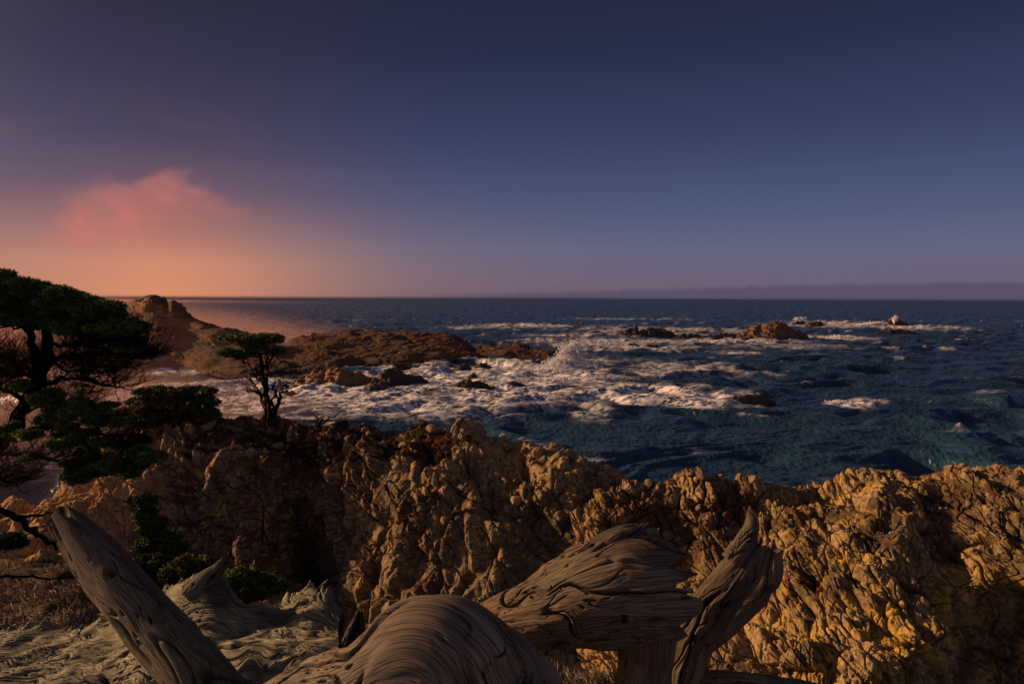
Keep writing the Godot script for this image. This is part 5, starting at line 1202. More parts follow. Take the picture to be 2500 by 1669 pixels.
func trees() -> void:
	var rng := RandomNumberGenerator.new()
	rng.seed = 12
	var green := [Color(0.11, 0.18, 0.04), Color(0.075, 0.13, 0.035), Color(0.17, 0.21, 0.05), Color(0.07, 0.10, 0.032)]
	# ----- left cypress -----
	var t := thing("cypress_tree", "large spreading dark cypress cut off by the left edge", "tree", Vector3(-17.232, 17.094, -19.000))
	var base := t.position
	var tr := Tubes.new()
	var trunk := [Vector3(-17.232, 17.094, -19.000), Vector3(-15.513, 19.357, -18.600), Vector3(-13.780, 21.056, -18.200), Vector3(-12.819, 22.203, -18.000), Vector3(-12.404, 23.078, -18.000), Vector3(-12.295, 23.947, -18.000), Vector3(-12.291, 24.595, -18.000)]
	limb(tr, trunk, 0.25, 0.10, 10, 26, 0.05, 1)
	limb(tr, [Vector3(-12.639, 22.641, -18.000), Vector3(-12.744, 23.496, -18.200), Vector3(-13.133, 24.142, -18.400), Vector3(-13.629, 24.579, -18.500)], 0.14, 0.05, 8, 14, 0.04, 2)
	var br := Tubes.new()
	var limbs := [
		[[Vector3(-12.303, 23.731, -18.000), Vector3(-11.441, 23.694, -17.800), Vector3(-10.468, 23.660, -17.600), Vector3(-9.415, 23.470, -17.400)], 0.06, 1], [[Vector3(-12.342, 23.296, -18.000), Vector3(-11.216, 23.465, -17.600), Vector3(-10.028, 23.567, -17.200), Vector3(-9.301, 23.484, -17.000)], 0.07, 1],
		[[Vector3(-12.587, 22.587, -18.000), Vector3(-11.621, 22.845, -17.700), Vector3(-10.650, 22.767, -17.500), Vector3(-10.012, 22.638, -17.300)], 0.07, 1], [[Vector3(-12.930, 22.148, -18.000), Vector3(-13.774, 22.745, -18.000), Vector3(-14.417, 22.906, -18.000)], 0.07, 1],
		[[Vector3(-12.793, 22.859, -18.000), Vector3(-13.538, 23.263, -18.300), Vector3(-14.551, 23.798, -18.500)], 0.06, 1], [[Vector3(-13.549, 21.280, -18.200), Vector3(-12.165, 21.585, -17.800), Vector3(-10.740, 21.454, -17.400), Vector3(-9.473, 21.228, -17.000)], 0.09, 1],
		[[Vector3(-14.087, 20.809, -18.300), Vector3(-12.843, 20.818, -17.800), Vector3(-11.572, 20.678, -17.500), Vector3(-10.339, 20.439, -17.200)], 0.07, 1], [[Vector3(-14.716, 20.192, -18.500), Vector3(-13.781, 20.102, -18.000), Vector3(-13.091, 20.049, -17.800)], 0.05, 1],
		[[Vector3(-12.525, 23.497, -18.200), Vector3(-12.579, 22.974, -19.000), Vector3(-12.030, 22.818, -19.400), Vector3(-11.206, 22.918, -19.600)], 0.05, 1], [[Vector3(-13.159, 21.872, -18.000), Vector3(-12.575, 22.056, -18.600), Vector3(-12.048, 21.823, -19.000)], 0.06, 1],
		[[Vector3(-12.459, 23.078, -18.000), Vector3(-12.395, 23.046, -17.300), Vector3(-12.799, 22.974, -17.000)], 0.06, 1], [[Vector3(-12.299, 24.379, -18.000), Vector3(-11.420, 24.283, -17.800), Vector3(-10.451, 24.189, -17.600)], 0.05, 0], [[Vector3(-12.416, 24.163, -18.000), Vector3(-13.064, 24.160, -18.000), Vector3(-13.922, 24.264, -18.000)], 0.05, 0]]
	for i in limbs.size():
		var pts := limb(br, limbs[i][0], limbs[i][1], 0.018, 6, 16, 0.05, 10 + i)
		for k in range(3, pts.size() if limbs[i][2] else 0):
			for c in 4:
				var side := Vector3(rng.randf_range(-0.5, 1.0) * signf(pts[-1].x - pts[0].x), rng.randf_range(-0.25, 0.55), rng.randf_range(-0.9, 0.9)).normalized()
				twigs(br, pts[k], side, rng.randf_range(0.45, 0.9), 0.014, 2, rng, 0.25, 0.5)
	for o in [obj("trunk", tr.mesh(), M.bark, t), obj("branches", br.mesh(), M.bark, t)]:
		o.position = -base
	var crown := tufts([[Vector3(-14.985, 25.646, -17.000), Vector3(0.387, 0.122, 0.503)], [Vector3(-16.392, 25.533, -18.700), Vector3(0.482, 0.123, 0.626)], [Vector3(-15.407, 25.217, -17.500), Vector3(0.440, 0.136, 0.572)], [Vector3(-16.873, 25.021, -19.100), Vector3(0.389, 0.114, 0.506)], [Vector3(-15.111, 24.937, -17.300), Vector3(0.352, 0.155, 0.458)], [Vector3(-16.557, 24.695, -18.800), Vector3(0.417, 0.101, 0.542)], [Vector3(-14.737, 25.641, -17.100), Vector3(0.430, 0.102, 0.559)], [Vector3(-15.110, 25.434, -17.400), Vector3(0.448, 0.156, 0.583)], [Vector3(-15.988, 25.199, -18.600), Vector3(0.390, 0.167, 0.507)], [Vector3(-15.359, 25.084, -17.800), Vector3(0.373, 0.128, 0.485)], [Vector3(-14.470, 24.890, -16.700), Vector3(0.270, 0.090, 0.351)], [Vector3(-15.869, 24.617, -18.300), Vector3(0.461, 0.143, 0.599)], [Vector3(-15.088, 25.611, -17.700), Vector3(0.339, 0.095, 0.441)], [Vector3(-14.419, 25.470, -17.100), Vector3(0.410, 0.113, 0.533)], [Vector3(-15.296, 25.249, -18.100), Vector3(0.390, 0.152, 0.508)], [Vector3(-14.703, 24.980, -17.200), Vector3(0.278, 0.144, 0.362)], [Vector3(-14.801, 24.792, -17.500), Vector3(0.346, 0.094, 0.450)], [Vector3(-14.859, 24.677, -17.500), Vector3(0.273, 0.094, 0.354)], [Vector3(-14.527, 25.685, -17.400), Vector3(0.375, 0.094, 0.488)], [Vector3(-16.016, 25.491, -19.100), Vector3(0.446, 0.172, 0.580)], [Vector3(-14.371, 25.195, -17.100), Vector3(0.359, 0.133, 0.466)], [Vector3(-15.283, 25.023, -18.200), Vector3(0.371, 0.131, 0.482)], [Vector3(-13.891, 24.872, -16.700), Vector3(0.260, 0.110, 0.338)], [Vector3(-14.138, 24.668, -16.900), Vector3(0.354, 0.132, 0.461)], [Vector3(-13.753, 25.503, -16.800), Vector3(0.322, 0.091, 0.419)], [Vector3(-13.754, 25.430, -16.700), Vector3(0.300, 0.130, 0.390)], [Vector3(-13.911, 25.184, -16.900), Vector3(0.365, 0.091, 0.474)], [Vector3(-14.024, 24.982, -17.100), Vector3(0.328, 0.123, 0.426)], [Vector3(-14.504, 24.792, -17.700), Vector3(0.286, 0.106, 0.372)], [Vector3(-14.041, 24.625, -17.100), Vector3(0.328, 0.123, 0.426)], [Vector3(-13.800, 25.615, -17.100), Vector3(0.338, 0.133, 0.440)], [Vector3(-13.487, 25.382, -16.700), Vector3(0.300, 0.110, 0.390)], [Vector3(-14.123, 25.099, -17.600), Vector3(0.306, 0.137, 0.398)], [Vector3(-14.112, 24.899, -17.600), Vector3(0.285, 0.127, 0.370)], [Vector3(-13.978, 24.765, -17.400), Vector3(0.323, 0.115, 0.420)], [Vector3(-14.208, 24.550, -17.700), Vector3(0.382, 0.159, 0.496)], [Vector3(-15.143, 25.620, -19.100), Vector3(0.412, 0.137, 0.536)], [Vector3(-13.963, 25.383, -17.600), Vector3(0.337, 0.095, 0.439)], [Vector3(-13.499, 25.106, -17.000), Vector3(0.275, 0.153, 0.358)], [Vector3(-13.879, 24.911, -17.600), Vector3(0.432, 0.148, 0.562)], [Vector3(-13.277, 24.757, -16.600), Vector3(0.318, 0.099, 0.414)], [Vector3(-14.857, 24.438, -18.600), Vector3(0.423, 0.167, 0.551)], [Vector3(-14.728, 25.547, -18.900), Vector3(0.487, 0.102, 0.633)], [Vector3(-14.602, 25.356, -18.900), Vector3(0.408, 0.170, 0.530)], [Vector3(-12.954, 25.056, -16.700), Vector3(0.420, 0.120, 0.546)], [Vector3(-14.001, 24.964, -18.100), Vector3(0.314, 0.130, 0.409)], [Vector3(-13.156, 24.745, -16.800), Vector3(0.272, 0.111, 0.353)], [Vector3(-13.759, 24.441, -17.500), Vector3(0.367, 0.157, 0.477)], [Vector3(-12.978, 25.507, -17.100), Vector3(0.410, 0.123, 0.533)], [Vector3(-13.654, 25.200, -17.900), Vector3(0.354, 0.161, 0.460)], [Vector3(-14.604, 24.996, -19.000), Vector3(0.319, 0.102, 0.414)], [Vector3(-13.528, 24.828, -17.700), Vector3(0.445, 0.127, 0.579)], [Vector3(-14.420, 24.613, -18.900), Vector3(0.317, 0.159, 0.412)], [Vector3(-12.950, 24.532, -16.900), Vector3(0.415, 0.122, 0.540)], [Vector3(-13.772, 25.437, -18.400), Vector3(0.342, 0.110, 0.444)], [Vector3(-14.315, 25.271, -19.100), Vector3(0.389, 0.149, 0.506)], [Vector3(-13.099, 25.102, -17.400), Vector3(0.271, 0.146, 0.352)], [Vector3(-12.559, 24.838, -16.800), Vector3(0.413, 0.131, 0.537)], [Vector3(-13.978, 24.653, -18.600), Vector3(0.412, 0.111, 0.536)], [Vector3(-12.452, 24.409, -16.700), Vector3(0.260, 0.140, 0.338)], [Vector3(-13.886, 25.328, -19.000), Vector3(0.455, 0.171, 0.592)], [Vector3(-13.317, 25.206, -18.200), Vector3(0.436, 0.142, 0.567)], [Vector3(-12.897, 24.999, -17.500), Vector3(0.388, 0.147, 0.504)], [Vector3(-13.667, 24.787, -18.700), Vector3(0.336, 0.157, 0.437)], [Vector3(-13.764, 24.619, -18.700), Vector3(0.359, 0.146, 0.466)], [Vector3(-13.580, 24.353, -18.300), Vector3(0.307, 0.132, 0.399)], [Vector3(-12.327, 25.214, -17.100), Vector3(0.379, 0.113, 0.493)], [Vector3(-13.676, 25.001, -19.100), Vector3(0.298, 0.149, 0.387)], [Vector3(-12.334, 24.796, -17.100), Vector3(0.297, 0.102, 0.386)], [Vector3(-13.636, 24.501, -19.000), Vector3(0.319, 0.171, 0.414)], [Vector3(-13.722, 24.265, -18.900), Vector3(0.464, 0.159, 0.604)], [Vector3(-12.162, 25.247, -17.200), Vector3(0.392, 0.134, 0.509)], [Vector3(-12.192, 25.001, -17.200), Vector3(0.361, 0.113, 0.469)], [Vector3(-13.258, 24.799, -18.900), Vector3(0.476, 0.136, 0.618)], [Vector3(-12.511, 24.578, -17.700), Vector3(0.382, 0.117, 0.496)], [Vector3(-12.634, 24.331, -17.800), Vector3(0.331, 0.139, 0.430)], [Vector3(-12.591, 25.144, -18.200), Vector3(0.414, 0.131, 0.539)], [Vector3(-13.253, 24.991, -19.000), Vector3(0.455, 0.159, 0.592)], [Vector3(-12.005, 24.724, -17.300), Vector3(0.290, 0.155, 0.377)], [Vector3(-13.123, 24.526, -19.000), Vector3(0.319, 0.114, 0.414)], [Vector3(-12.280, 24.371, -17.600), Vector3(0.285, 0.105, 0.370)], [Vector3(-12.851, 25.084, -19.100), Vector3(0.492, 0.160, 0.640)], [Vector3(-12.554, 24.915, -18.600), Vector3(0.368, 0.111, 0.478)], [Vector3(-11.746, 24.725, -17.300), Vector3(0.290, 0.093, 0.377)], [Vector3(-12.732, 24.372, -18.900), Vector3(0.396, 0.147, 0.515)], [Vector3(-12.921, 24.178, -18.900), Vector3(0.442, 0.113, 0.574)], [Vector3(-10.953, 25.005, -16.600), Vector3(0.368, 0.139, 0.478)], [Vector3(-11.357, 24.781, -17.000), Vector3(0.428, 0.122, 0.556)], [Vector3(-11.650, 24.574, -17.600), Vector3(0.443, 0.095, 0.576)], [Vector3(-11.994, 24.456, -18.000), Vector3(0.453, 0.129, 0.589)], [Vector3(-11.694, 24.247, -17.600), Vector3(0.380, 0.105, 0.494)], [Vector3(-10.884, 24.995, -16.600), Vector3(0.338, 0.139, 0.440)], [Vector3(-11.050, 24.723, -16.900), Vector3(0.284, 0.101, 0.369)], [Vector3(-11.819, 24.543, -18.000), Vector3(0.356, 0.108, 0.463)], [Vector3(-11.513, 24.368, -17.800), Vector3(0.331, 0.160, 0.430)], [Vector3(-11.055, 24.161, -17.000), Vector3(0.367, 0.153, 0.477)], [Vector3(-11.609, 24.920, -18.200), Vector3(0.316, 0.131, 0.411)], [Vector3(-11.777, 24.654, -18.500), Vector3(0.432, 0.144, 0.562)], [Vector3(-12.009, 24.446, -18.800), Vector3(0.383, 0.146, 0.498)], [Vector3(-11.982, 24.243, -18.800), Vector3(0.462, 0.158, 0.600)], [Vector3(-12.134, 24.000, -18.900), Vector3(0.374, 0.125, 0.486)], [Vector3(-11.155, 24.827, -17.800), Vector3(0.384, 0.139, 0.499)], [Vector3(-10.464, 24.608, -16.700), Vector3(0.310, 0.140, 0.403)], [Vector3(-10.545, 24.467, -17.100), Vector3(0.338, 0.092, 0.440)], [Vector3(-10.735, 24.322, -17.400), Vector3(0.313, 0.146, 0.407)], [Vector3(-11.642, 23.985, -18.800), Vector3(0.293, 0.101, 0.381)], [Vector3(-11.493, 24.726, -19.100), Vector3(0.298, 0.160, 0.387)], [Vector3(-10.508, 24.639, -17.200), Vector3(0.330, 0.113, 0.429)], [Vector3(-10.688, 24.336, -17.600), Vector3(0.369, 0.158, 0.480)], [Vector3(-10.984, 24.141, -17.900), Vector3(0.332, 0.129, 0.432)], [Vector3(-10.949, 24.002, -18.100), Vector3(0.455, 0.119, 0.592)], [Vector3(-10.178, 24.704, -17.100), Vector3(0.400, 0.113, 0.519)], [Vector3(-10.999, 24.511, -18.600), Vector3(0.379, 0.123, 0.493)], [Vector3(-10.929, 24.255, -18.600), Vector3(0.435, 0.123, 0.565)], [Vector3(-9.938, 24.170, -16.700), Vector3(0.420, 0.090, 0.546)], [Vector3(-11.065, 23.864, -18.600), Vector3(0.334, 0.145, 0.435)], [Vector3(-10.008, 24.477, -17.200), Vector3(0.289, 0.144, 0.375)], [Vector3(-9.834, 24.182, -16.900), Vector3(0.415, 0.152, 0.540)], [Vector3(-9.814, 24.065, -17.000), Vector3(0.448, 0.102, 0.583)], [Vector3(-11.159, 23.754, -19.100), Vector3(0.332, 0.172, 0.431)], [Vector3(-9.525, 24.179, -17.000), Vector3(0.448, 0.143, 0.583)], [Vector3(-10.573, 23.877, -18.600), Vector3(0.290, 0.167, 0.377)], [Vector3(-10.281, 23.809, -18.100), Vector3(0.369, 0.098, 0.479)], [Vector3(-9.530, 23.677, -17.000), Vector3(0.377, 0.102, 0.490)], [Vector3(-10.578, 23.694, -19.000), Vector3(0.353, 0.159, 0.459)], [Vector3(-10.394, 23.493, -18.800), Vector3(0.462, 0.101, 0.600)], [Vector3(-9.912, 23.438, -18.000), Vector3(0.442, 0.140, 0.575)], [Vector3(-9.966, 24.487, -17.600), Vector3(0.211, 0.084, 0.211)], [Vector3(-9.682, 24.306, -17.400), Vector3(0.167, 0.073, 0.167)]], 17000, 21, 2.6, 0.7)
	crown += tufts([[Vector3(-11.295, 21.969, -18.000), Vector3(0.216, 0.097, 0.259)], [Vector3(-10.896, 22.104, -16.700), Vector3(0.320, 0.120, 0.384)], [Vector3(-10.715, 21.957, -17.200), Vector3(0.186, 0.134, 0.223)], [Vector3(-10.382, 22.103, -16.900), Vector3(0.294, 0.111, 0.352)], [Vector3(-10.676, 22.329, -16.700), Vector3(0.260, 0.120, 0.312)], [Vector3(-11.148, 21.688, -18.100), Vector3(0.347, 0.087, 0.416)], [Vector3(-11.542, 22.055, -18.000), Vector3(0.324, 0.119, 0.388)], [Vector3(-10.232, 21.265, -17.100), Vector3(0.246, 0.102, 0.295)], [Vector3(-10.727, 21.472, -16.700), Vector3(0.180, 0.110, 0.216)], [Vector3(-10.762, 21.485, -17.300), Vector3(0.187, 0.093, 0.224)], [Vector3(-9.903, 21.825, -16.800), Vector3(0.272, 0.081, 0.326)], [Vector3(-10.133, 21.384, -16.600), Vector3(0.209, 0.099, 0.251)], [Vector3(-10.683, 21.575, -16.700), Vector3(0.180, 0.120, 0.216)], [Vector3(-10.584, 21.231, -17.200), Vector3(0.247, 0.082, 0.297)], [Vector3(-10.238, 21.815, -16.900), Vector3(0.273, 0.091, 0.328)], [Vector3(-10.248, 20.512, -17.500), Vector3(0.189, 0.105, 0.226)], [Vector3(-10.646, 21.060, -18.200), Vector3(0.240, 0.142, 0.288)], [Vector3(-9.983, 21.106, -18.100), Vector3(0.314, 0.119, 0.377)], [Vector3(-10.606, 20.883, -17.200), Vector3(0.186, 0.134, 0.223)], [Vector3(-9.679, 21.015, -16.700), Vector3(0.300, 0.130, 0.360)], [Vector3(-10.518, 20.636, -17.300), Vector3(0.280, 0.104, 0.336)], [Vector3(-10.015, 20.721, -16.600), Vector3(0.269, 0.129, 0.322)], [Vector3(-9.614, 21.187, -16.900), Vector3(0.243, 0.081, 0.292)], [Vector3(-10.535, 21.037, -17.600), Vector3(0.200, 0.105, 0.240)], [Vector3(-11.187, 20.585, -17.800), Vector3(0.192, 0.117, 0.230)], [Vector3(-9.938, 20.912, -17.500), Vector3(0.304, 0.094, 0.365)], [Vector3(-10.984, 20.801, -17.400), Vector3(0.198, 0.115, 0.238)], [Vector3(-9.505, 20.953, -17.100), Vector3(0.205, 0.133, 0.246)], [Vector3(-10.477, 20.425, -18.100), Vector3(0.195, 0.087, 0.234)], [Vector3(-10.764, 20.560, -17.600), Vector3(0.211, 0.084, 0.253)], [Vector3(-11.193, 20.777, -17.100), Vector3(0.215, 0.113, 0.258)], [Vector3(-11.402, 20.349, -17.400), Vector3(0.229, 0.094, 0.275)], [Vector3(-10.969, 20.357, -17.100), Vector3(0.297, 0.123, 0.357)], [Vector3(-11.365, 20.506, -17.500), Vector3(0.210, 0.136, 0.252)], [Vector3(-10.842, 20.382, -17.700), Vector3(0.318, 0.095, 0.382)], [Vector3(-11.027, 20.499, -17.200), Vector3(0.278, 0.113, 0.334)], [Vector3(-9.683, 20.589, -17.900), Vector3(0.214, 0.097, 0.257)], [Vector3(-9.845, 20.619, -18.000), Vector3(0.324, 0.097, 0.388)], [Vector3(-10.161, 20.598, -17.500), Vector3(0.283, 0.126, 0.340)], [Vector3(-10.279, 20.555, -17.500), Vector3(0.283, 0.105, 0.340)], [Vector3(-9.453, 20.806, -17.500), Vector3(0.283, 0.115, 0.340)], [Vector3(-10.135, 20.441, -18.000), Vector3(0.345, 0.086, 0.414)], [Vector3(-9.537, 20.495, -17.000), Vector3(0.194, 0.132, 0.232)], [Vector3(-9.299, 21.161, -16.700), Vector3(0.250, 0.110, 0.300)], [Vector3(-8.866, 21.002, -16.600), Vector3(0.278, 0.119, 0.334)], [Vector3(-9.685, 20.870, -17.500), Vector3(0.241, 0.136, 0.289)], [Vector3(-11.395, 22.519, -16.700), Vector3(0.270, 0.120, 0.324)], [Vector3(-11.720, 22.457, -16.700), Vector3(0.270, 0.080, 0.324)], [Vector3(-11.664, 22.361, -16.600), Vector3(0.189, 0.080, 0.227)], [Vector3(-11.985, 22.263, -17.700), Vector3(0.265, 0.085, 0.318)], [Vector3(-12.576, 22.700, -17.300), Vector3(0.238, 0.083, 0.286)], [Vector3(-12.722, 22.599, -17.900), Vector3(0.257, 0.118, 0.309)], [Vector3(-12.921, 22.557, -17.800), Vector3(0.224, 0.117, 0.269)], [Vector3(-12.133, 22.726, -16.800), Vector3(0.191, 0.081, 0.230)], [Vector3(-11.154, 20.902, -17.800), Vector3(0.245, 0.085, 0.294)], [Vector3(-10.799, 21.431, -16.700), Vector3(0.230, 0.130, 0.276)], [Vector3(-11.072, 21.308, -16.600), Vector3(0.278, 0.090, 0.334)], [Vector3(-11.740, 21.119, -17.900), Vector3(0.204, 0.129, 0.245)], [Vector3(-11.684, 21.410, -17.600), Vector3(0.327, 0.105, 0.392)], [Vector3(-12.176, 20.878, -17.100), Vector3(0.225, 0.092, 0.270)], [Vector3(-13.106, 21.203, -18.100), Vector3(0.325, 0.119, 0.390)], [Vector3(-11.958, 21.548, -16.600), Vector3(0.308, 0.080, 0.370)], [Vector3(-12.969, 21.574, -17.500), Vector3(0.241, 0.115, 0.289)], [Vector3(-10.909, 21.747, -16.700), Vector3(0.240, 0.090, 0.288)], [Vector3(-11.776, 21.808, -17.300), Vector3(0.332, 0.124, 0.398)], [Vector3(-11.305, 21.970, -16.700), Vector3(0.180, 0.100, 0.216)], [Vector3(-11.691, 22.005, -17.200), Vector3(0.216, 0.134, 0.260)]], 8500, 22, 1.5, 0.8)
	var f := scatter("foliage", t, crown, sprig_mesh(31, 20, 0.14, 0.010, 1.0), M.leaf, green, 23)
	f.position = -base
	# ----- lone tree on the cliff -----
	var l := thing("cypress_tree", "lone wind bent cypress with a flat crown and bare forked trunk on the cliff", "tree", Vector3(-19.409, 15.050, -54.000))
	base = l.position
	tr = Tubes.new()
	limb(tr, [Vector3(-19.413, 14.852, -54.000), Vector3(-19.359, 16.039, -54.000), Vector3(-19.530, 17.352, -54.000), Vector3(-19.737, 18.498, -54.000), Vector3(-19.881, 19.478, -54.000), Vector3(-20.122, 20.455, -54.000), Vector3(-20.369, 21.104, -54.000)], 0.28, 0.10, 9, 22, 0.07, 3)
	br = Tubes.new()
	for b in [[[Vector3(-19.498, 15.544, -54.000), Vector3(-19.939, 16.828, -54.200), Vector3(-20.433, 17.840, -54.000), Vector3(-20.804, 18.820, -54.000), Vector3(-21.113, 19.635, -54.000), Vector3(-21.587, 20.285, -54.000)], 0.2], [[Vector3(-19.240, 15.380, -54.000), Vector3(-18.632, 16.535, -54.000), Vector3(-18.360, 17.193, -54.000), Vector3(-18.218, 17.850, -54.000), Vector3(-17.822, 18.179, -54.000)], 0.2], [[Vector3(-19.098, 16.040, -54.000), Vector3(-19.084, 17.298, -54.400), Vector3(-19.000, 17.846, -54.000), Vector3(-18.796, 18.338, -54.000)], 0.12],
			[[Vector3(-19.822, 19.151, -54.000), Vector3(-19.485, 19.806, -54.000), Vector3(-19.476, 20.295, -54.000), Vector3(-19.529, 20.946, -54.000)], 0.12], [[Vector3(-20.125, 20.292, -54.000), Vector3(-20.703, 20.615, -54.000), Vector3(-21.490, 21.113, -53.800)], 0.09], [[Vector3(-19.838, 18.334, -54.000), Vector3(-20.030, 18.496, -54.000), Vector3(-20.264, 18.770, -53.600)], 0.06], [[Vector3(-20.059, 20.357, -54.000), Vector3(-19.470, 20.620, -54.000), Vector3(-18.658, 20.624, -54.000)], 0.08], [[Vector3(-18.221, 17.686, -54.000), Vector3(-18.408, 18.177, -54.000), Vector3(-18.533, 18.503, -54.000)], 0.07], [[Vector3(-20.338, 17.676, -54.000), Vector3(-20.830, 17.510, -54.000), Vector3(-21.149, 17.836, -54.000)], 0.06], [[Vector3(-19.545, 16.531, -54.000), Vector3(-19.968, 17.406, -53.600), Vector3(-20.573, 17.580, -53.500), Vector3(-20.825, 17.903, -53.500)], 0.09], [[Vector3(-19.834, 18.497, -54.000), Vector3(-20.483, 19.127, -54.200), Vector3(-21.227, 19.769, -54.300), Vector3(-22.010, 20.218, -54.000)], 0.10], [[Vector3(-19.586, 17.844, -54.000), Vector3(-19.343, 18.663, -54.000), Vector3(-19.426, 19.480, -54.000), Vector3(-19.086, 20.296, -54.000), Vector3(-18.877, 21.111, -54.000)], 0.11], [[Vector3(-19.648, 18.007, -54.000), Vector3(-20.113, 18.532, -53.700), Vector3(-20.430, 18.855, -53.700)], 0.08], [[Vector3(-18.227, 17.358, -54.000), Vector3(-17.896, 17.687, -54.000), Vector3(-17.792, 18.016, -54.000), Vector3(-17.950, 18.342, -54.000)], 0.09], [[Vector3(-18.632, 16.535, -54.000), Vector3(-18.677, 17.249, -53.600), Vector3(-18.504, 17.752, -53.500)], 0.07]]:
		var pts := limb(br, b[0], b[1], 0.06, 6, 12, 0.12, rng.randi() % 900)
		for k in range(6, pts.size(), 2):
			twigs(br, pts[k], Vector3(rng.randf_range(-1, 1), rng.randf_range(0.1, 0.8), rng.randf_range(-0.6, 0.6)).normalized(), rng.randf_range(0.5, 1.0), 0.028, 1, rng, 0.4, 0.8)
	for o in [obj("trunk", tr.mesh(), M.pale_bark, l), obj("branches", br.mesh(), M.pale_bark, l)]:
		o.position = -base
	crown = tufts([[Vector3(-20.747, 21.688, -54.000), Vector3(2.394, 0.259, 1.915)], [Vector3(-22.042, 21.747, -54.000), Vector3(1.294, 0.194, 1.035)], [Vector3(-19.449, 21.726, -54.000), Vector3(1.359, 0.259, 1.087)], [Vector3(-20.363, 21.397, -54.000), Vector3(1.488, 0.356, 1.042)], [Vector3(-18.740, 21.534, -54.000), Vector3(0.712, 0.291, 0.641)], [Vector3(-22.310, 20.526, -53.800), Vector3(1.032, 0.322, 0.825)], [Vector3(-21.423, 20.351, -54.000), Vector3(0.971, 0.324, 0.777)], [Vector3(-18.492, 20.641, -53.800), Vector3(0.580, 0.258, 0.464)], [Vector3(-20.276, 20.877, -54.000), Vector3(0.971, 0.324, 0.777)]], 3800, 24, 1.4, 0.9)
	f = scatter("foliage", l, crown, sprig_mesh(32, 16, 0.26, 0.022, 0.8), M.leaf, green, 25)
	f.position = -base
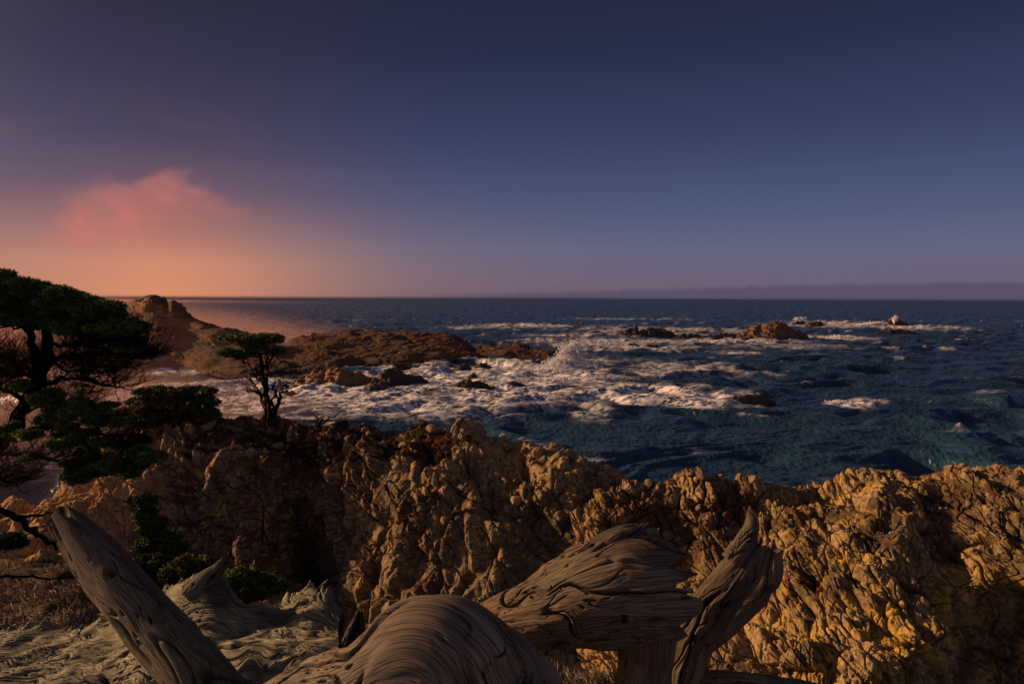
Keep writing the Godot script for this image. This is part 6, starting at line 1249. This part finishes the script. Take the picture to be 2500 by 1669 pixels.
	# ----- flat bush and low bushes on the cliff edge -----
	bush("cypress_bush", "dense flat topped cypress bush at the cliff edge left of the lone tree", Vector3(-26.595, 14.876, -53.000), [[Vector3(-30.172, 16.420, -54.400), Vector3(0.750, 0.326, 0.750)], [Vector3(-28.751, 16.132, -52.200), Vector3(0.657, 0.281, 0.657)], [Vector3(-28.956, 15.519, -52.600), Vector3(0.756, 0.315, 0.756)], [Vector3(-29.266, 15.021, -53.200), Vector3(0.829, 0.223, 0.829)], [Vector3(-28.296, 17.627, -52.200), Vector3(0.813, 0.250, 0.813)], [Vector3(-28.420, 17.089, -52.400), Vector3(0.565, 0.220, 0.565)], [Vector3(-29.016, 16.550, -53.600), Vector3(0.835, 0.321, 0.835)], [Vector3(-28.744, 15.948, -53.300), Vector3(0.830, 0.255, 0.830)], [Vector3(-28.520, 15.582, -52.800), Vector3(0.696, 0.253, 0.696)], [Vector3(-28.068, 15.344, -52.000), Vector3(0.623, 0.249, 0.623)], [Vector3(-27.859, 17.606, -53.300), Vector3(0.703, 0.319, 0.703)], [Vector3(-27.501, 17.017, -52.700), Vector3(0.600, 0.284, 0.600)], [Vector3(-27.486, 16.552, -52.400), Vector3(0.785, 0.251, 0.785)], [Vector3(-28.692, 15.814, -54.300), Vector3(0.586, 0.293, 0.586)], [Vector3(-28.133, 15.628, -53.100), Vector3(0.827, 0.223, 0.827)], [Vector3(-28.620, 14.887, -54.300), Vector3(0.846, 0.260, 0.846)], [Vector3(-26.714, 17.631, -52.000), Vector3(0.654, 0.312, 0.654)], [Vector3(-27.023, 17.279, -52.900), Vector3(0.729, 0.317, 0.729)], [Vector3(-27.496, 16.491, -53.600), Vector3(0.803, 0.321, 0.803)], [Vector3(-27.988, 15.801, -54.400), Vector3(0.619, 0.261, 0.619)], [Vector3(-27.807, 15.490, -53.900), Vector3(0.710, 0.258, 0.710)], [Vector3(-27.795, 15.023, -54.300), Vector3(0.846, 0.228, 0.846)], [Vector3(-25.913, 17.715, -52.100), Vector3(0.656, 0.250, 0.656)], [Vector3(-26.673, 17.053, -53.800), Vector3(0.741, 0.290, 0.741)], [Vector3(-26.083, 16.780, -52.200), Vector3(0.751, 0.219, 0.751)], [Vector3(-26.964, 15.971, -54.400), Vector3(0.815, 0.326, 0.815)], [Vector3(-27.274, 15.441, -54.200), Vector3(0.649, 0.260, 0.649)], [Vector3(-26.875, 15.030, -54.100), Vector3(0.843, 0.324, 0.843)], [Vector3(-25.099, 17.624, -52.100), Vector3(0.624, 0.312, 0.624)], [Vector3(-25.829, 17.177, -53.200), Vector3(0.701, 0.319, 0.701)], [Vector3(-26.018, 16.707, -53.300), Vector3(0.830, 0.319, 0.830)], [Vector3(-26.555, 15.890, -54.500), Vector3(0.751, 0.229, 0.751)], [Vector3(-25.511, 15.853, -52.800), Vector3(0.823, 0.316, 0.823)], [Vector3(-26.042, 15.198, -53.200), Vector3(0.574, 0.255, 0.574)], [Vector3(-24.987, 17.683, -52.600), Vector3(0.693, 0.284, 0.693)], [Vector3(-25.824, 16.870, -54.400), Vector3(0.717, 0.293, 0.717)], [Vector3(-25.264, 16.565, -53.400), Vector3(0.832, 0.256, 0.832)], [Vector3(-24.816, 16.389, -52.100), Vector3(0.656, 0.219, 0.656)], [Vector3(-25.211, 15.709, -52.900), Vector3(0.792, 0.285, 0.792)], [Vector3(-25.260, 15.158, -53.800), Vector3(0.612, 0.322, 0.612)], [Vector3(-24.579, 17.621, -53.300), Vector3(0.671, 0.255, 0.671)], [Vector3(-24.696, 16.899, -53.800), Vector3(0.677, 0.290, 0.677)], [Vector3(-24.919, 16.279, -54.400), Vector3(0.587, 0.261, 0.587)], [Vector3(-24.246, 16.133, -52.700), Vector3(0.789, 0.284, 0.789)], [Vector3(-23.764, 15.631, -52.100), Vector3(0.749, 0.219, 0.749)], [Vector3(-24.361, 15.163, -52.900), Vector3(0.761, 0.285, 0.761)], [Vector3(-23.285, 17.745, -52.200), Vector3(0.751, 0.250, 0.751)], [Vector3(-23.336, 17.172, -52.000), Vector3(0.748, 0.312, 0.748)], [Vector3(-24.257, 16.447, -54.400), Vector3(0.782, 0.293, 0.782)], [Vector3(-23.375, 16.058, -52.600), Vector3(0.630, 0.221, 0.630)], [Vector3(-23.717, 15.644, -53.500), Vector3(0.833, 0.224, 0.833)], [Vector3(-23.862, 15.147, -53.000), Vector3(0.794, 0.222, 0.794)]], 7000, 0.28,
		[[Vector3(-26.443, 14.552, -53.000), Vector3(-27.209, 15.844, -53.000), Vector3(-28.575, 16.547, -52.600), Vector3(-29.135, 17.468, -52.400)], [Vector3(-26.279, 14.715, -53.000), Vector3(-25.611, 15.689, -53.000), Vector3(-24.946, 16.661, -53.000)], [Vector3(-24.999, 14.559, -53.000), Vector3(-24.476, 15.282, -52.600), Vector3(-23.586, 15.483, -52.400)], [Vector3(-28.411, 16.484, -52.000), Vector3(-27.984, 17.119, -52.000), Vector3(-27.600, 17.342, -52.000)]], [Color(0.11, 0.12, 0.045), Color(0.075, 0.075, 0.035), Color(0.13, 0.11, 0.05)], 41)
	bush("shrub", "low sunlit green shrub on the slope left of the flat bush", Vector3(-30.677, 15.163, -54.000), [[Vector3(-30.333, 15.725, -54.000), Vector3(1.456, 0.324, 1.165)], [Vector3(-31.480, 15.588, -54.000), Vector3(0.971, 0.259, 0.777)], [Vector3(-29.346, 15.993, -54.000), Vector3(0.971, 0.291, 0.777)]], 1500, 0.22, [[Vector3(-30.355, 15.000, -54.000), Vector3(-30.405, 15.494, -54.000)]], [Color(0.10, 0.10, 0.035), Color(0.07, 0.08, 0.03)], 42)
	bush("shrub", "small grey green shrub low behind the cypress, nearest the water", Vector3(-34.088, 15.131, -57.000), [[Vector3(-33.996, 15.826, -57.000), Vector3(1.025, 0.273, 0.820)], [Vector3(-34.768, 15.406, -57.000), Vector3(0.751, 0.273, 0.601)]], 900, 0.2, [[Vector3(-34.266, 14.956, -57.000), Vector3(-34.143, 15.547, -57.000)]], [Color(0.09, 0.08, 0.04), Color(0.07, 0.065, 0.035)], 43)
	bush("young_cypress", "slender drooping young cypress behind the leaning limb", Vector3(-7.101, 18.957, -13.000), [[Vector3(-7.159, 21.009, -13.000), Vector3(0.265, 0.109, 0.212)], [Vector3(-7.087, 20.767, -13.000), Vector3(0.203, 0.125, 0.162)], [Vector3(-6.936, 20.509, -13.000), Vector3(0.265, 0.140, 0.212)], [Vector3(-6.704, 20.250, -13.000), Vector3(0.296, 0.171, 0.237)], [Vector3(-7.066, 20.143, -13.000), Vector3(0.265, 0.078, 0.212)], [Vector3(-6.549, 20.104, -13.000), Vector3(0.218, 0.140, 0.174)], [Vector3(-7.236, 19.759, -13.000), Vector3(0.312, 0.109, 0.249)], [Vector3(-6.963, 19.572, -13.000), Vector3(0.312, 0.140, 0.249)], [Vector3(-6.758, 19.777, -13.000), Vector3(0.280, 0.140, 0.224)]], 4200, 0.10,
		[[Vector3(-7.061, 18.957, -13.000), Vector3(-6.842, 19.614, -13.000), Vector3(-6.709, 20.104, -13.000), Vector3(-6.933, 20.590, -13.000), Vector3(-7.158, 21.033, -13.000)], [Vector3(-6.710, 20.063, -13.000), Vector3(-6.987, 20.102, -13.000), Vector3(-7.307, 20.060, -13.000)], [Vector3(-6.800, 19.696, -13.000), Vector3(-7.080, 19.653, -13.000), Vector3(-7.397, 19.734, -13.000)]], [Color(0.06, 0.11, 0.03), Color(0.09, 0.14, 0.035), Color(0.05, 0.075, 0.025)], 44)
	bush("shrub", "olive green shrub right of the young cypress", Vector3(-5.887, 19.500, -12.000), [[Vector3(-5.834, 20.143, -12.000), Vector3(0.288, 0.187, 0.230)], [Vector3(-6.021, 20.029, -12.000), Vector3(0.259, 0.158, 0.207)], [Vector3(-5.575, 20.182, -12.000), Vector3(0.187, 0.101, 0.150)]], 1800, 0.09, [[Vector3(-5.889, 19.425, -12.000), Vector3(-5.837, 20.030, -12.000)]], [Color(0.16, 0.155, 0.055), Color(0.12, 0.12, 0.05)], 45)
	bush("shrub", "bright green low shrub behind the grey driftwood spike", Vector3(-3.376, 20.899, -8.600), [[Vector3(-3.498, 21.377, -8.600), Vector3(0.227, 0.103, 0.181)], [Vector3(-3.315, 21.269, -8.600), Vector3(0.289, 0.113, 0.231)], [Vector3(-3.078, 21.254, -8.600), Vector3(0.175, 0.062, 0.140)], [Vector3(-3.423, 21.171, -8.600), Vector3(0.258, 0.093, 0.206)]], 3400, 0.065, [[Vector3(-3.430, 20.845, -8.600), Vector3(-3.370, 21.171, -8.600), Vector3(-3.157, 21.254, -8.600)]], [Color(0.11, 0.19, 0.035), Color(0.15, 0.22, 0.05), Color(0.07, 0.11, 0.03)], 46)
	bush("shrub", "dark green shrub at the left edge below the cypress", Vector3(-12.032, 18.906, -16.000), [[Vector3(-12.120, 19.136, -16.000), Vector3(0.431, 0.144, 0.345)], [Vector3(-11.829, 19.077, -16.000), Vector3(0.249, 0.096, 0.199)]], 1300, 0.10, [[Vector3(-12.132, 18.856, -16.000), Vector3(-12.074, 19.056, -16.000)]], [Color(0.035, 0.06, 0.02), Color(0.05, 0.075, 0.025)], 47)
	# ----- dead bushes and bare branches -----
	var dead := thing("dead_bush", "bare dead twig bush on the cliff edge right of the lone tree", "bush", Vector3(-14.922, 14.959, -52.000))
	tr = Tubes.new()
	for e in [[Vector3(-15.377, 16.132, -52.000), 0.06], [Vector3(-14.945, 15.946, -51.800), 0.05], [Vector3(-14.595, 15.818, -52.000), 0.05], [Vector3(-12.671, 16.398, -52.000), 0.06], [Vector3(-14.330, 15.669, -51.600), 0.05], [Vector3(-15.481, 15.433, -52.000), 0.05]]:
		var pts := limb(tr, [Vector3(-14.922, 14.895, -52.000), (Vector3(-14.822, 15.309, -52.000)).lerp(e[0], 0.35), e[0]], 0.085, 0.02, 5, 9, 0.12, rng.randi() % 900)
		for k in range(3, pts.size(), 2):
			twigs(tr, pts[k], ((pts[-1] - pts[0]).normalized() + Vector3(rng.randf_range(-0.8, 0.8), rng.randf_range(0, 0.7), 0)).normalized(), 0.45, 0.02, 1, rng, 0.4, 0.8)
	var s := obj("stems", tr.mesh(), M.bark, dead)
	s.position = -dead.position
	for b in [["long bare branch reaching in from the left edge to the leaning limb", [Vector3(-3.298, 23.732, -4.200), Vector3(-2.974, 23.701, -4.000), Vector3(-2.724, 23.684, -3.800), Vector3(-2.609, 23.677, -3.700), Vector3(-2.340, 23.709, -3.450)], 0.021, 0.012], ["thin bare branch crossing behind the forked tip of the leaning limb", [Vector3(-3.871, 23.354, -5.000), Vector3(-3.481, 23.433, -4.800), Vector3(-3.139, 23.508, -4.600), Vector3(-2.843, 23.543, -4.400)], 0.010, 0.006],
			["thin straight branch lying across the dry brush on the left", [Vector3(-5.099, 22.258, -6.500), Vector3(-4.520, 22.394, -6.200), Vector3(-4.080, 22.464, -6.000), Vector3(-3.740, 22.534, -5.900)], 0.016, 0.006]]:
		var o := thing("bare_branch", b[0], "branch", b[1][0])
		tr = Tubes.new()
		var pts := limb(tr, b[1], b[2], b[3], 7, 18, 0.012, rng.randi() % 900)
		for k in range(4, pts.size(), 4):
			twigs(tr, pts[k], Vector3(rng.randf_range(0.0, 1), rng.randf_range(-0.4, 0.6), rng.randf_range(-0.5, 0.5)).normalized(), rng.randf_range(0.08, 0.2), b[3] * 0.45, 1, rng, 0.1, 0.8)
		s = obj("stem", tr.mesh(), M.bark, o)
		s.position = -o.position

func bush(called: String, label: String, at: Vector3, blobs: Array, n: int, size: float, stems: Array, tones: Array, sd: int) -> void:
	var t := thing(called, label, "bush" if called != "young_cypress" else "tree", at)
	var tr := Tubes.new()
	for i in stems.size():
		limb(tr, stems[i], size * 0.35, size * 0.12, 6, 10, size * 0.2, sd + i)
	obj("stems", tr.mesh(), M.grey_twig if called != "young_cypress" else M.bark, t).position = -at
	var f := scatter("foliage", t, tufts(blobs, n, sd, 0.3 / size, 0.9), sprig_mesh(sd, 14, size, size * 0.095, 0.9), M.leaf, tones, sd)
	f.position = -at

func wood_pieces() -> void:
	var brown := Color(0.20, 0.165, 0.125)
	var tan := Color(0.36, 0.29, 0.21)
	var grey := Color(0.20, 0.195, 0.13)
	var pale := Color(0.31, 0.30, 0.20)
	var a := thing("fallen_trunk", "thick brown arched driftwood trunk with a long limb leaning up to the left", "driftwood", Vector3(-1.024, 22.798, -3.000))
	var base := a.position
	driftwood("trunk", a, [Vector3(-2.038, 22.999, -2.900), Vector3(-1.479, 23.043, -2.800), Vector3(-1.021, 23.132, -2.700), Vector3(-0.603, 23.335, -2.650), Vector3(-0.330, 23.551, -2.650), Vector3(-0.163, 23.449, -2.600), Vector3(-0.025, 23.248, -2.550), Vector3(0.134, 23.055, -2.500), Vector3(0.282, 22.847, -2.400)], [0.15, 0.21, 0.25, 0.27, 0.28, 0.28, 0.27, 0.27, 0.27], 330, 460, M.wood, brown, tan, 1, {"twist": 0.9, "groove": 0.021, "pits": 0.9, "cap": false, "lump": 0.12}).position = -base
	driftwood("limb", a, [Vector3(-0.937, 23.071, -2.750), Vector3(-1.217, 23.166, -2.850), Vector3(-1.419, 23.329, -2.950), Vector3(-1.676, 23.480, -3.100), Vector3(-1.941, 23.632, -3.250), Vector3(-2.138, 23.768, -3.350), Vector3(-2.260, 23.855, -3.400)], [0.22, 0.16, 0.125, 0.12, 0.117, 0.10, 0.065], 220, 420, M.wood, Color(0.15, 0.125, 0.10), Color(0.25, 0.20, 0.13), 2, {"twist": 0.25, "groove": 0.016, "ragged": 0.10}).position = -base
	driftwood("prong", a, [Vector3(-2.011, 23.675, -3.320), Vector3(-2.115, 23.778, -3.380), Vector3(-2.200, 23.834, -3.420), Vector3(-2.244, 23.857, -3.440)], [0.055, 0.05, 0.042, 0.025], 60, 60, M.wood, Color(0.13, 0.10, 0.08), Color(0.2, 0.15, 0.1), 3, {"twist": 0.2, "groove": 0.008, "ragged": 0.03}).position = -base
	var b := thing("broken_trunk", "wide broken brown trunk with a dark hollow end, standing on a short leg", "driftwood", Vector3(0.764, 22.401, -3.900))
	base = b.position
	driftwood("trunk", b, [Vector3(-0.549, 22.764, -4.300), Vector3(-0.199, 22.940, -4.200), Vector3(0.135, 23.049, -4.120), Vector3(0.384, 23.141, -4.080), Vector3(0.531, 23.197, -4.060), Vector3(0.659, 23.225, -4.080), Vector3(0.763, 23.232, -4.100), Vector3(0.839, 23.225, -4.130)], [0.07, 0.10, 0.20, 0.265, 0.30, 0.325, 0.335, 0.33], 340, 420, M.wood, Color(0.17, 0.13, 0.095), Color(0.27, 0.20, 0.13), 4, {"twist": 0.3, "groove": 0.018, "ragged": 0.12, "lump": 0.06}).position = -base
	driftwood("leg", b, [Vector3(0.763, 23.186, -4.100), Vector3(0.810, 23.002, -4.000), Vector3(0.786, 22.792, -3.920), Vector3(0.717, 22.534, -3.850)], [0.20, 0.18, 0.165, 0.19], 150, 200, M.wood, Color(0.13, 0.095, 0.07), Color(0.22, 0.15, 0.09), 5, {"twist": 0.2, "groove": 0.02}).position = -base
	driftwood("splinter", b, [Vector3(0.389, 23.292, -4.150), Vector3(0.565, 23.423, -4.150), Vector3(0.704, 23.515, -4.150), Vector3(0.811, 23.596, -4.150)], [0.10, 0.11, 0.09, 0.02], 80, 80, M.wood, Color(0.07, 0.055, 0.045), Color(0.11, 0.08, 0.06), 6, {"twist": 0.2, "groove": 0.012, "ragged": 0.05}).position = -base
	var c := thing("leaning_trunk", "split grey brown trunk leaning right with a curled spur at its tip", "driftwood", Vector3(1.104, 22.119, -4.500))
	base = c.position
	driftwood("trunk", c, [Vector3(0.961, 22.102, -4.350), Vector3(1.074, 22.466, -4.400), Vector3(1.244, 22.779, -4.450), Vector3(1.446, 23.040, -4.500), Vector3(1.597, 23.205, -4.550), Vector3(1.688, 23.308, -4.580)], [0.18, 0.165, 0.15, 0.14, 0.125, 0.075], 230, 360, M.wood, Color(0.13, 0.10, 0.075), Color(0.30, 0.23, 0.13), 7, {"twist": 0.1, "groove": 0.024, "ragged": 0.08, "lump": 0.05}).position = -base
	driftwood("spur", c, [Vector3(1.482, 23.238, -4.500), Vector3(1.569, 23.358, -4.520), Vector3(1.629, 23.447, -4.550), Vector3(1.640, 23.520, -4.570), Vector3(1.614, 23.579, -4.580)], [0.07, 0.062, 0.048, 0.035, 0.018], 70, 110, M.wood, Color(0.2, 0.14, 0.09), Color(0.3, 0.22, 0.14), 8, {"twist": 1.4, "groove": 0.010, "ragged": 0.02}).position = -base
	driftwood("flange", c, [Vector3(1.374, 22.367, -4.900), Vector3(1.551, 22.587, -4.900), Vector3(1.727, 22.805, -4.900), Vector3(1.852, 23.026, -4.850), Vector3(1.873, 23.212, -4.800)], [0.05, 0.10, 0.115, 0.10, 0.05], 120, 200, M.wood, Color(0.27, 0.19, 0.12), Color(0.36, 0.26, 0.16), 9, {"twist": 0.2, "groove": 0.022, "ragged": 0.03}).position = -base
	# grey root plate on the left: a swept, ragged sheet of weathered wood
	var d := thing("driftwood_stump", "grey green weathered root mass with upturned ragged edges, lower left", "driftwood", Vector3(-2.628, 21.974, -5.000))
	base = d.position
	root_plate(d, -base)
	driftwood("splinter", d, [Vector3(-2.367, 22.706, -5.150), Vector3(-2.352, 22.774, -5.150), Vector3(-2.338, 22.839, -5.150), Vector3(-2.324, 22.894, -5.150)], [0.050, 0.043, 0.025, 0.006], 40, 50, M.wood, Color(0.26, 0.25, 0.16), Color(0.42, 0.40, 0.26), 40, {"squash": 0.4, "groove": 0.012, "ragged": 0.05}).position = -base
	driftwood("splinter", d, [Vector3(-2.293, 22.717, -5.200), Vector3(-2.305, 22.759, -5.200), Vector3(-2.313, 22.798, -5.200), Vector3(-2.322, 22.831, -5.200)], [0.045, 0.038, 0.022, 0.006], 40, 50, M.wood, Color(0.26, 0.25, 0.16), Color(0.42, 0.40, 0.26), 41, {"squash": 0.4, "groove": 0.012, "ragged": 0.05}).position = -base
	driftwood("splinter", d, [Vector3(-1.545, 22.690, -5.050), Vector3(-1.495, 22.744, -5.050), Vector3(-1.457, 22.796, -5.050), Vector3(-1.419, 22.837, -5.050)], [0.060, 0.051, 0.030, 0.006], 40, 50, M.wood, Color(0.26, 0.25, 0.16), Color(0.42, 0.40, 0.26), 42, {"squash": 0.4, "groove": 0.012, "ragged": 0.05}).position = -base
	driftwood("splinter", d, [Vector3(-1.656, 22.602, -5.100), Vector3(-1.617, 22.660, -5.100), Vector3(-1.585, 22.715, -5.100), Vector3(-1.553, 22.764, -5.100)], [0.050, 0.043, 0.025, 0.006], 40, 50, M.wood, Color(0.26, 0.25, 0.16), Color(0.42, 0.40, 0.26), 43, {"squash": 0.4, "groove": 0.012, "ragged": 0.05}).position = -base
	driftwood("splinter", d, [Vector3(-1.319, 22.548, -4.950), Vector3(-1.281, 22.602, -4.950), Vector3(-1.253, 22.652, -4.950), Vector3(-1.222, 22.693, -4.950)], [0.050, 0.043, 0.025, 0.006], 40, 50, M.wood, Color(0.26, 0.25, 0.16), Color(0.42, 0.40, 0.26), 44, {"squash": 0.4, "groove": 0.012, "ragged": 0.05}).position = -base
	driftwood("splinter", d, [Vector3(-2.199, 22.619, -5.200), Vector3(-2.160, 22.655, -5.200), Vector3(-2.130, 22.688, -5.200), Vector3(-2.101, 22.717, -5.200)], [0.050, 0.043, 0.025, 0.006], 40, 50, M.wood, Color(0.26, 0.25, 0.16), Color(0.42, 0.40, 0.26), 45, {"squash": 0.4, "groove": 0.012, "ragged": 0.05}).position = -base
	driftwood("splinter", d, [Vector3(-2.756, 22.493, -5.250), Vector3(-2.787, 22.546, -5.250), Vector3(-2.808, 22.600, -5.250), Vector3(-2.826, 22.643, -5.250)], [0.060, 0.051, 0.030, 0.006], 40, 50, M.wood, Color(0.26, 0.25, 0.16), Color(0.42, 0.40, 0.26), 46, {"squash": 0.4, "groove": 0.012, "ragged": 0.05}).position = -base
	driftwood("splinter", d, [Vector3(-1.908, 22.536, -5.100), Vector3(-1.873, 22.575, -5.100), Vector3(-1.847, 22.614, -5.100), Vector3(-1.818, 22.647, -5.100)], [0.045, 0.038, 0.022, 0.006], 40, 50, M.wood, Color(0.26, 0.25, 0.16), Color(0.42, 0.40, 0.26), 47, {"squash": 0.4, "groove": 0.012, "ragged": 0.05}).position = -base
	driftwood("spike", d, [Vector3(-2.366, 22.794, -4.950), Vector3(-2.266, 22.896, -4.970), Vector3(-2.201, 22.962, -5.000), Vector3(-2.152, 23.042, -5.020)], [0.10, 0.075, 0.05, 0.012], 90, 90, M.wood, Color(0.2, 0.15, 0.09), grey, 11, {"twist": 0.4, "groove": 0.014, "ragged": 0.05}).position = -base
	driftwood("knot", d, [Vector3(-2.275, 22.508, -4.500), Vector3(-2.184, 22.626, -4.550), Vector3(-2.149, 22.688, -4.600), Vector3(-2.105, 22.732, -4.600)], [0.09, 0.07, 0.05, 0.02], 70, 70, M.wood, Color(0.07, 0.06, 0.05), Color(0.13, 0.12, 0.09), 12, {"groove": 0.014, "ragged": 0.04}).position = -base
	driftwood("splinter", d, [Vector3(-1.094, 22.512, -4.400), Vector3(-1.058, 22.683, -4.450), Vector3(-1.046, 22.786, -4.500), Vector3(-1.029, 22.866, -4.500)], [0.11, 0.085, 0.055, 0.012], 80, 90, M.wood, Color(0.05, 0.043, 0.04), Color(0.15, 0.13, 0.11), 13, {"groove": 0.018, "ragged": 0.05}).position = -base
	var e := thing("flat_log", "flat grey brown log lying on the ground in the lower right corner", "driftwood", Vector3(1.748, 22.361, -4.300))
	driftwood("log", e, [Vector3(0.877, 22.321, -4.500), Vector3(1.239, 22.433, -4.400), Vector3(1.611, 22.466, -4.300), Vector3(1.966, 22.478, -4.200), Vector3(2.432, 22.448, -4.100)], [0.04, 0.085, 0.09, 0.075, 0.05], 110, 260, M.wood, Color(0.21, 0.16, 0.11), Color(0.30, 0.23, 0.16), 14, {"groove": 0.012}).position = -e.position

func root_plate(parent: Node3D, at: Vector3) -> void:
	var ctrl := [
		[Vector3(-5.080, 21.591, -6.000), Vector3(-4.411, 21.594, -6.000), Vector3(-3.825, 21.653, -5.900), Vector3(-3.401, 21.712, -5.800), Vector3(-2.967, 21.970, -5.600), Vector3(-2.758, 22.042, -5.600), Vector3(-2.514, 22.115, -5.600), Vector3(-2.272, 22.080, -5.600), Vector3(-1.960, 22.117, -5.600), Vector3(-1.651, 22.310, -5.500), Vector3(-1.325, 22.085, -5.400)],
		[Vector3(-4.725, 22.176, -5.600), Vector3(-4.102, 22.193, -5.600), Vector3(-3.552, 22.266, -5.500), Vector3(-3.153, 22.369, -5.400), Vector3(-2.778, 22.630, -5.300), Vector3(-2.515, 22.788, -5.200), Vector3(-2.306, 22.831, -5.200), Vector3(-2.103, 22.619, -5.200), Vector3(-1.815, 22.594, -5.200), Vector3(-1.502, 22.803, -5.100), Vector3(-1.260, 22.632, -5.000)],
		[Vector3(-4.307, 22.331, -5.100), Vector3(-3.739, 22.349, -5.100), Vector3(-3.265, 22.394, -5.050), Vector3(-2.923, 22.459, -5.000), Vector3(-2.598, 22.668, -4.950), Vector3(-2.373, 22.801, -4.900), Vector3(-2.176, 22.848, -4.900), Vector3(-2.004, 22.639, -4.950), Vector3(-1.713, 22.627, -4.900), Vector3(-1.470, 22.713, -4.800), Vector3(-1.223, 22.672, -4.700)],
		[Vector3(-3.977, 22.390, -4.700), Vector3(-3.452, 22.416, -4.700), Vector3(-3.011, 22.464, -4.650), Vector3(-2.694, 22.516, -4.600), Vector3(-2.420, 22.628, -4.600), Vector3(-2.233, 22.702, -4.600), Vector3(-2.049, 22.718, -4.600), Vector3(-1.865, 22.660, -4.600), Vector3(-1.575, 22.684, -4.500), Vector3(-1.365, 22.710, -4.450), Vector3(-1.147, 22.695, -4.400)],
		[Vector3(-3.649, 22.391, -4.300), Vector3(-3.167, 22.407, -4.300), Vector3(-2.761, 22.453, -4.250), Vector3(-2.466, 22.511, -4.200), Vector3(-2.242, 22.592, -4.250), Vector3(-2.070, 22.641, -4.250), Vector3(-1.898, 22.669, -4.250), Vector3(-1.707, 22.698, -4.200), Vector3(-1.455, 22.726, -4.150), Vector3(-1.260, 22.739, -4.100), Vector3(-1.070, 22.721, -4.100)],
		[Vector3(-3.419, 22.054, -4.000), Vector3(-2.968, 22.056, -4.000), Vector3(-2.618, 22.058, -4.000), Vector3(-2.367, 22.059, -4.000), Vector3(-2.129, 22.060, -4.000), Vector3(-1.966, 22.061, -4.000), Vector3(-1.804, 22.061, -4.000), Vector3(-1.641, 22.062, -4.000), Vector3(-1.380, 22.137, -3.900), Vector3(-1.209, 22.138, -3.900), Vector3(-1.026, 22.138, -3.900)]]
	var g := loft(ctrl, 620, [20, 60, 75, 75, 60])
	var pos: PackedVector3Array = g.pos
	var base := normals(pos, g.nu, g.nv)
	var col := PackedColorArray()
	var uv := PackedVector2Array()
	col.resize(pos.size())
	uv.resize(pos.size())
	for i in pos.size():
		var p := pos[i]
		# the grain follows the sweep of the sheet, bent by slow noise
		var s: float = float(i / int(g.nu)) / float(g.nv) * 2.0 + 0.14 * n_wood_big.get_noise_3d(p.x * 0.9, p.y * 0.9, p.z) + 0.05 * n_wood_big.get_noise_3d(p.x * 5.0, p.y * 3.0, p.z * 3.0)
		var g1: float = n_wood_ridge.get_noise_3d(p.x * 0.7, s * 8.0, 3.0)
		var g2: float = n_wood_ridge.get_noise_3d(p.x * 2.2, s * 40.0, 9.0)
		var split: float = exp(-pow(n_wood_line.get_noise_3d(p.x * 0.75, s * 6.0, 1.0) / 0.05, 2.0)) * clampf(n_wood_big.get_noise_3d(p.x * 1.6, p.y * 1.6, p.z + 20.0) * 5.0 + 1.2, 0.0, 1.0)
		split = maxf(split, 0.7 * exp(-pow(n_wood_line.get_noise_3d(p.x * 1.6, s * 17.0, 5.0) / 0.06, 2.0)) * clampf(n_wood_big.get_noise_3d(p.x * 2.6, p.y * 2.6, p.z + 40.0) * 5.0 + 0.3, 0.0, 1.0))
		var hole: float = maxf(split * 0.8, clampf((n_wood_pit.get_noise_3d(p.x * 0.5, s * 1.0, 5.0) + 0.7) * -6.0, 0.0, 1.0) * clampf(n_wood_big.get_noise_3d(p.x * 1.8, p.y * 3.0, p.z) * 6.0 - 0.5, 0.0, 1.0))
		var edge := exp(-pow((float(i / int(g.nu)) - 22.0) / 14.0, 2.0))
		pos[i] = p + base[i] * (0.011 * g1 + 0.007 * g2 - 0.040 * hole + 0.035 * n_wood_big.get_noise_3d(p.x * 2.2, p.y * 2.2, p.z * 2.2)) + Vector3(0, edge * (0.10 * n_wood_ridge.get_noise_3d(p.x * 6.0, 4.0, p.z * 2.0) + 0.05 * n_wood_ridge.get_noise_3d(p.x * 22.0, 8.0, p.z * 2.0)), 0)
		var c := mixc(Color(0.30, 0.30, 0.19), Color(0.54, 0.53, 0.34), g1 * 0.6 + 0.25 * g2 + 0.45)
		c = mixc(c, Color(0.12, 0.13, 0.12), n_patch.get_noise_3dv(p * 6.0) * 1.6)
		col[i] = mixc(c, Color(0.03, 0.028, 0.024), maxf(hole, clampf(-g1 * 1.4 - 0.5, 0.0, 1.0)))
		uv[i] = Vector2(s * 0.9, p.x)
	g.pos = pos
	obj("root_plate", grid_mesh(g, normals(pos, g.nu, g.nv), col, uv), M.wood, parent).position = at
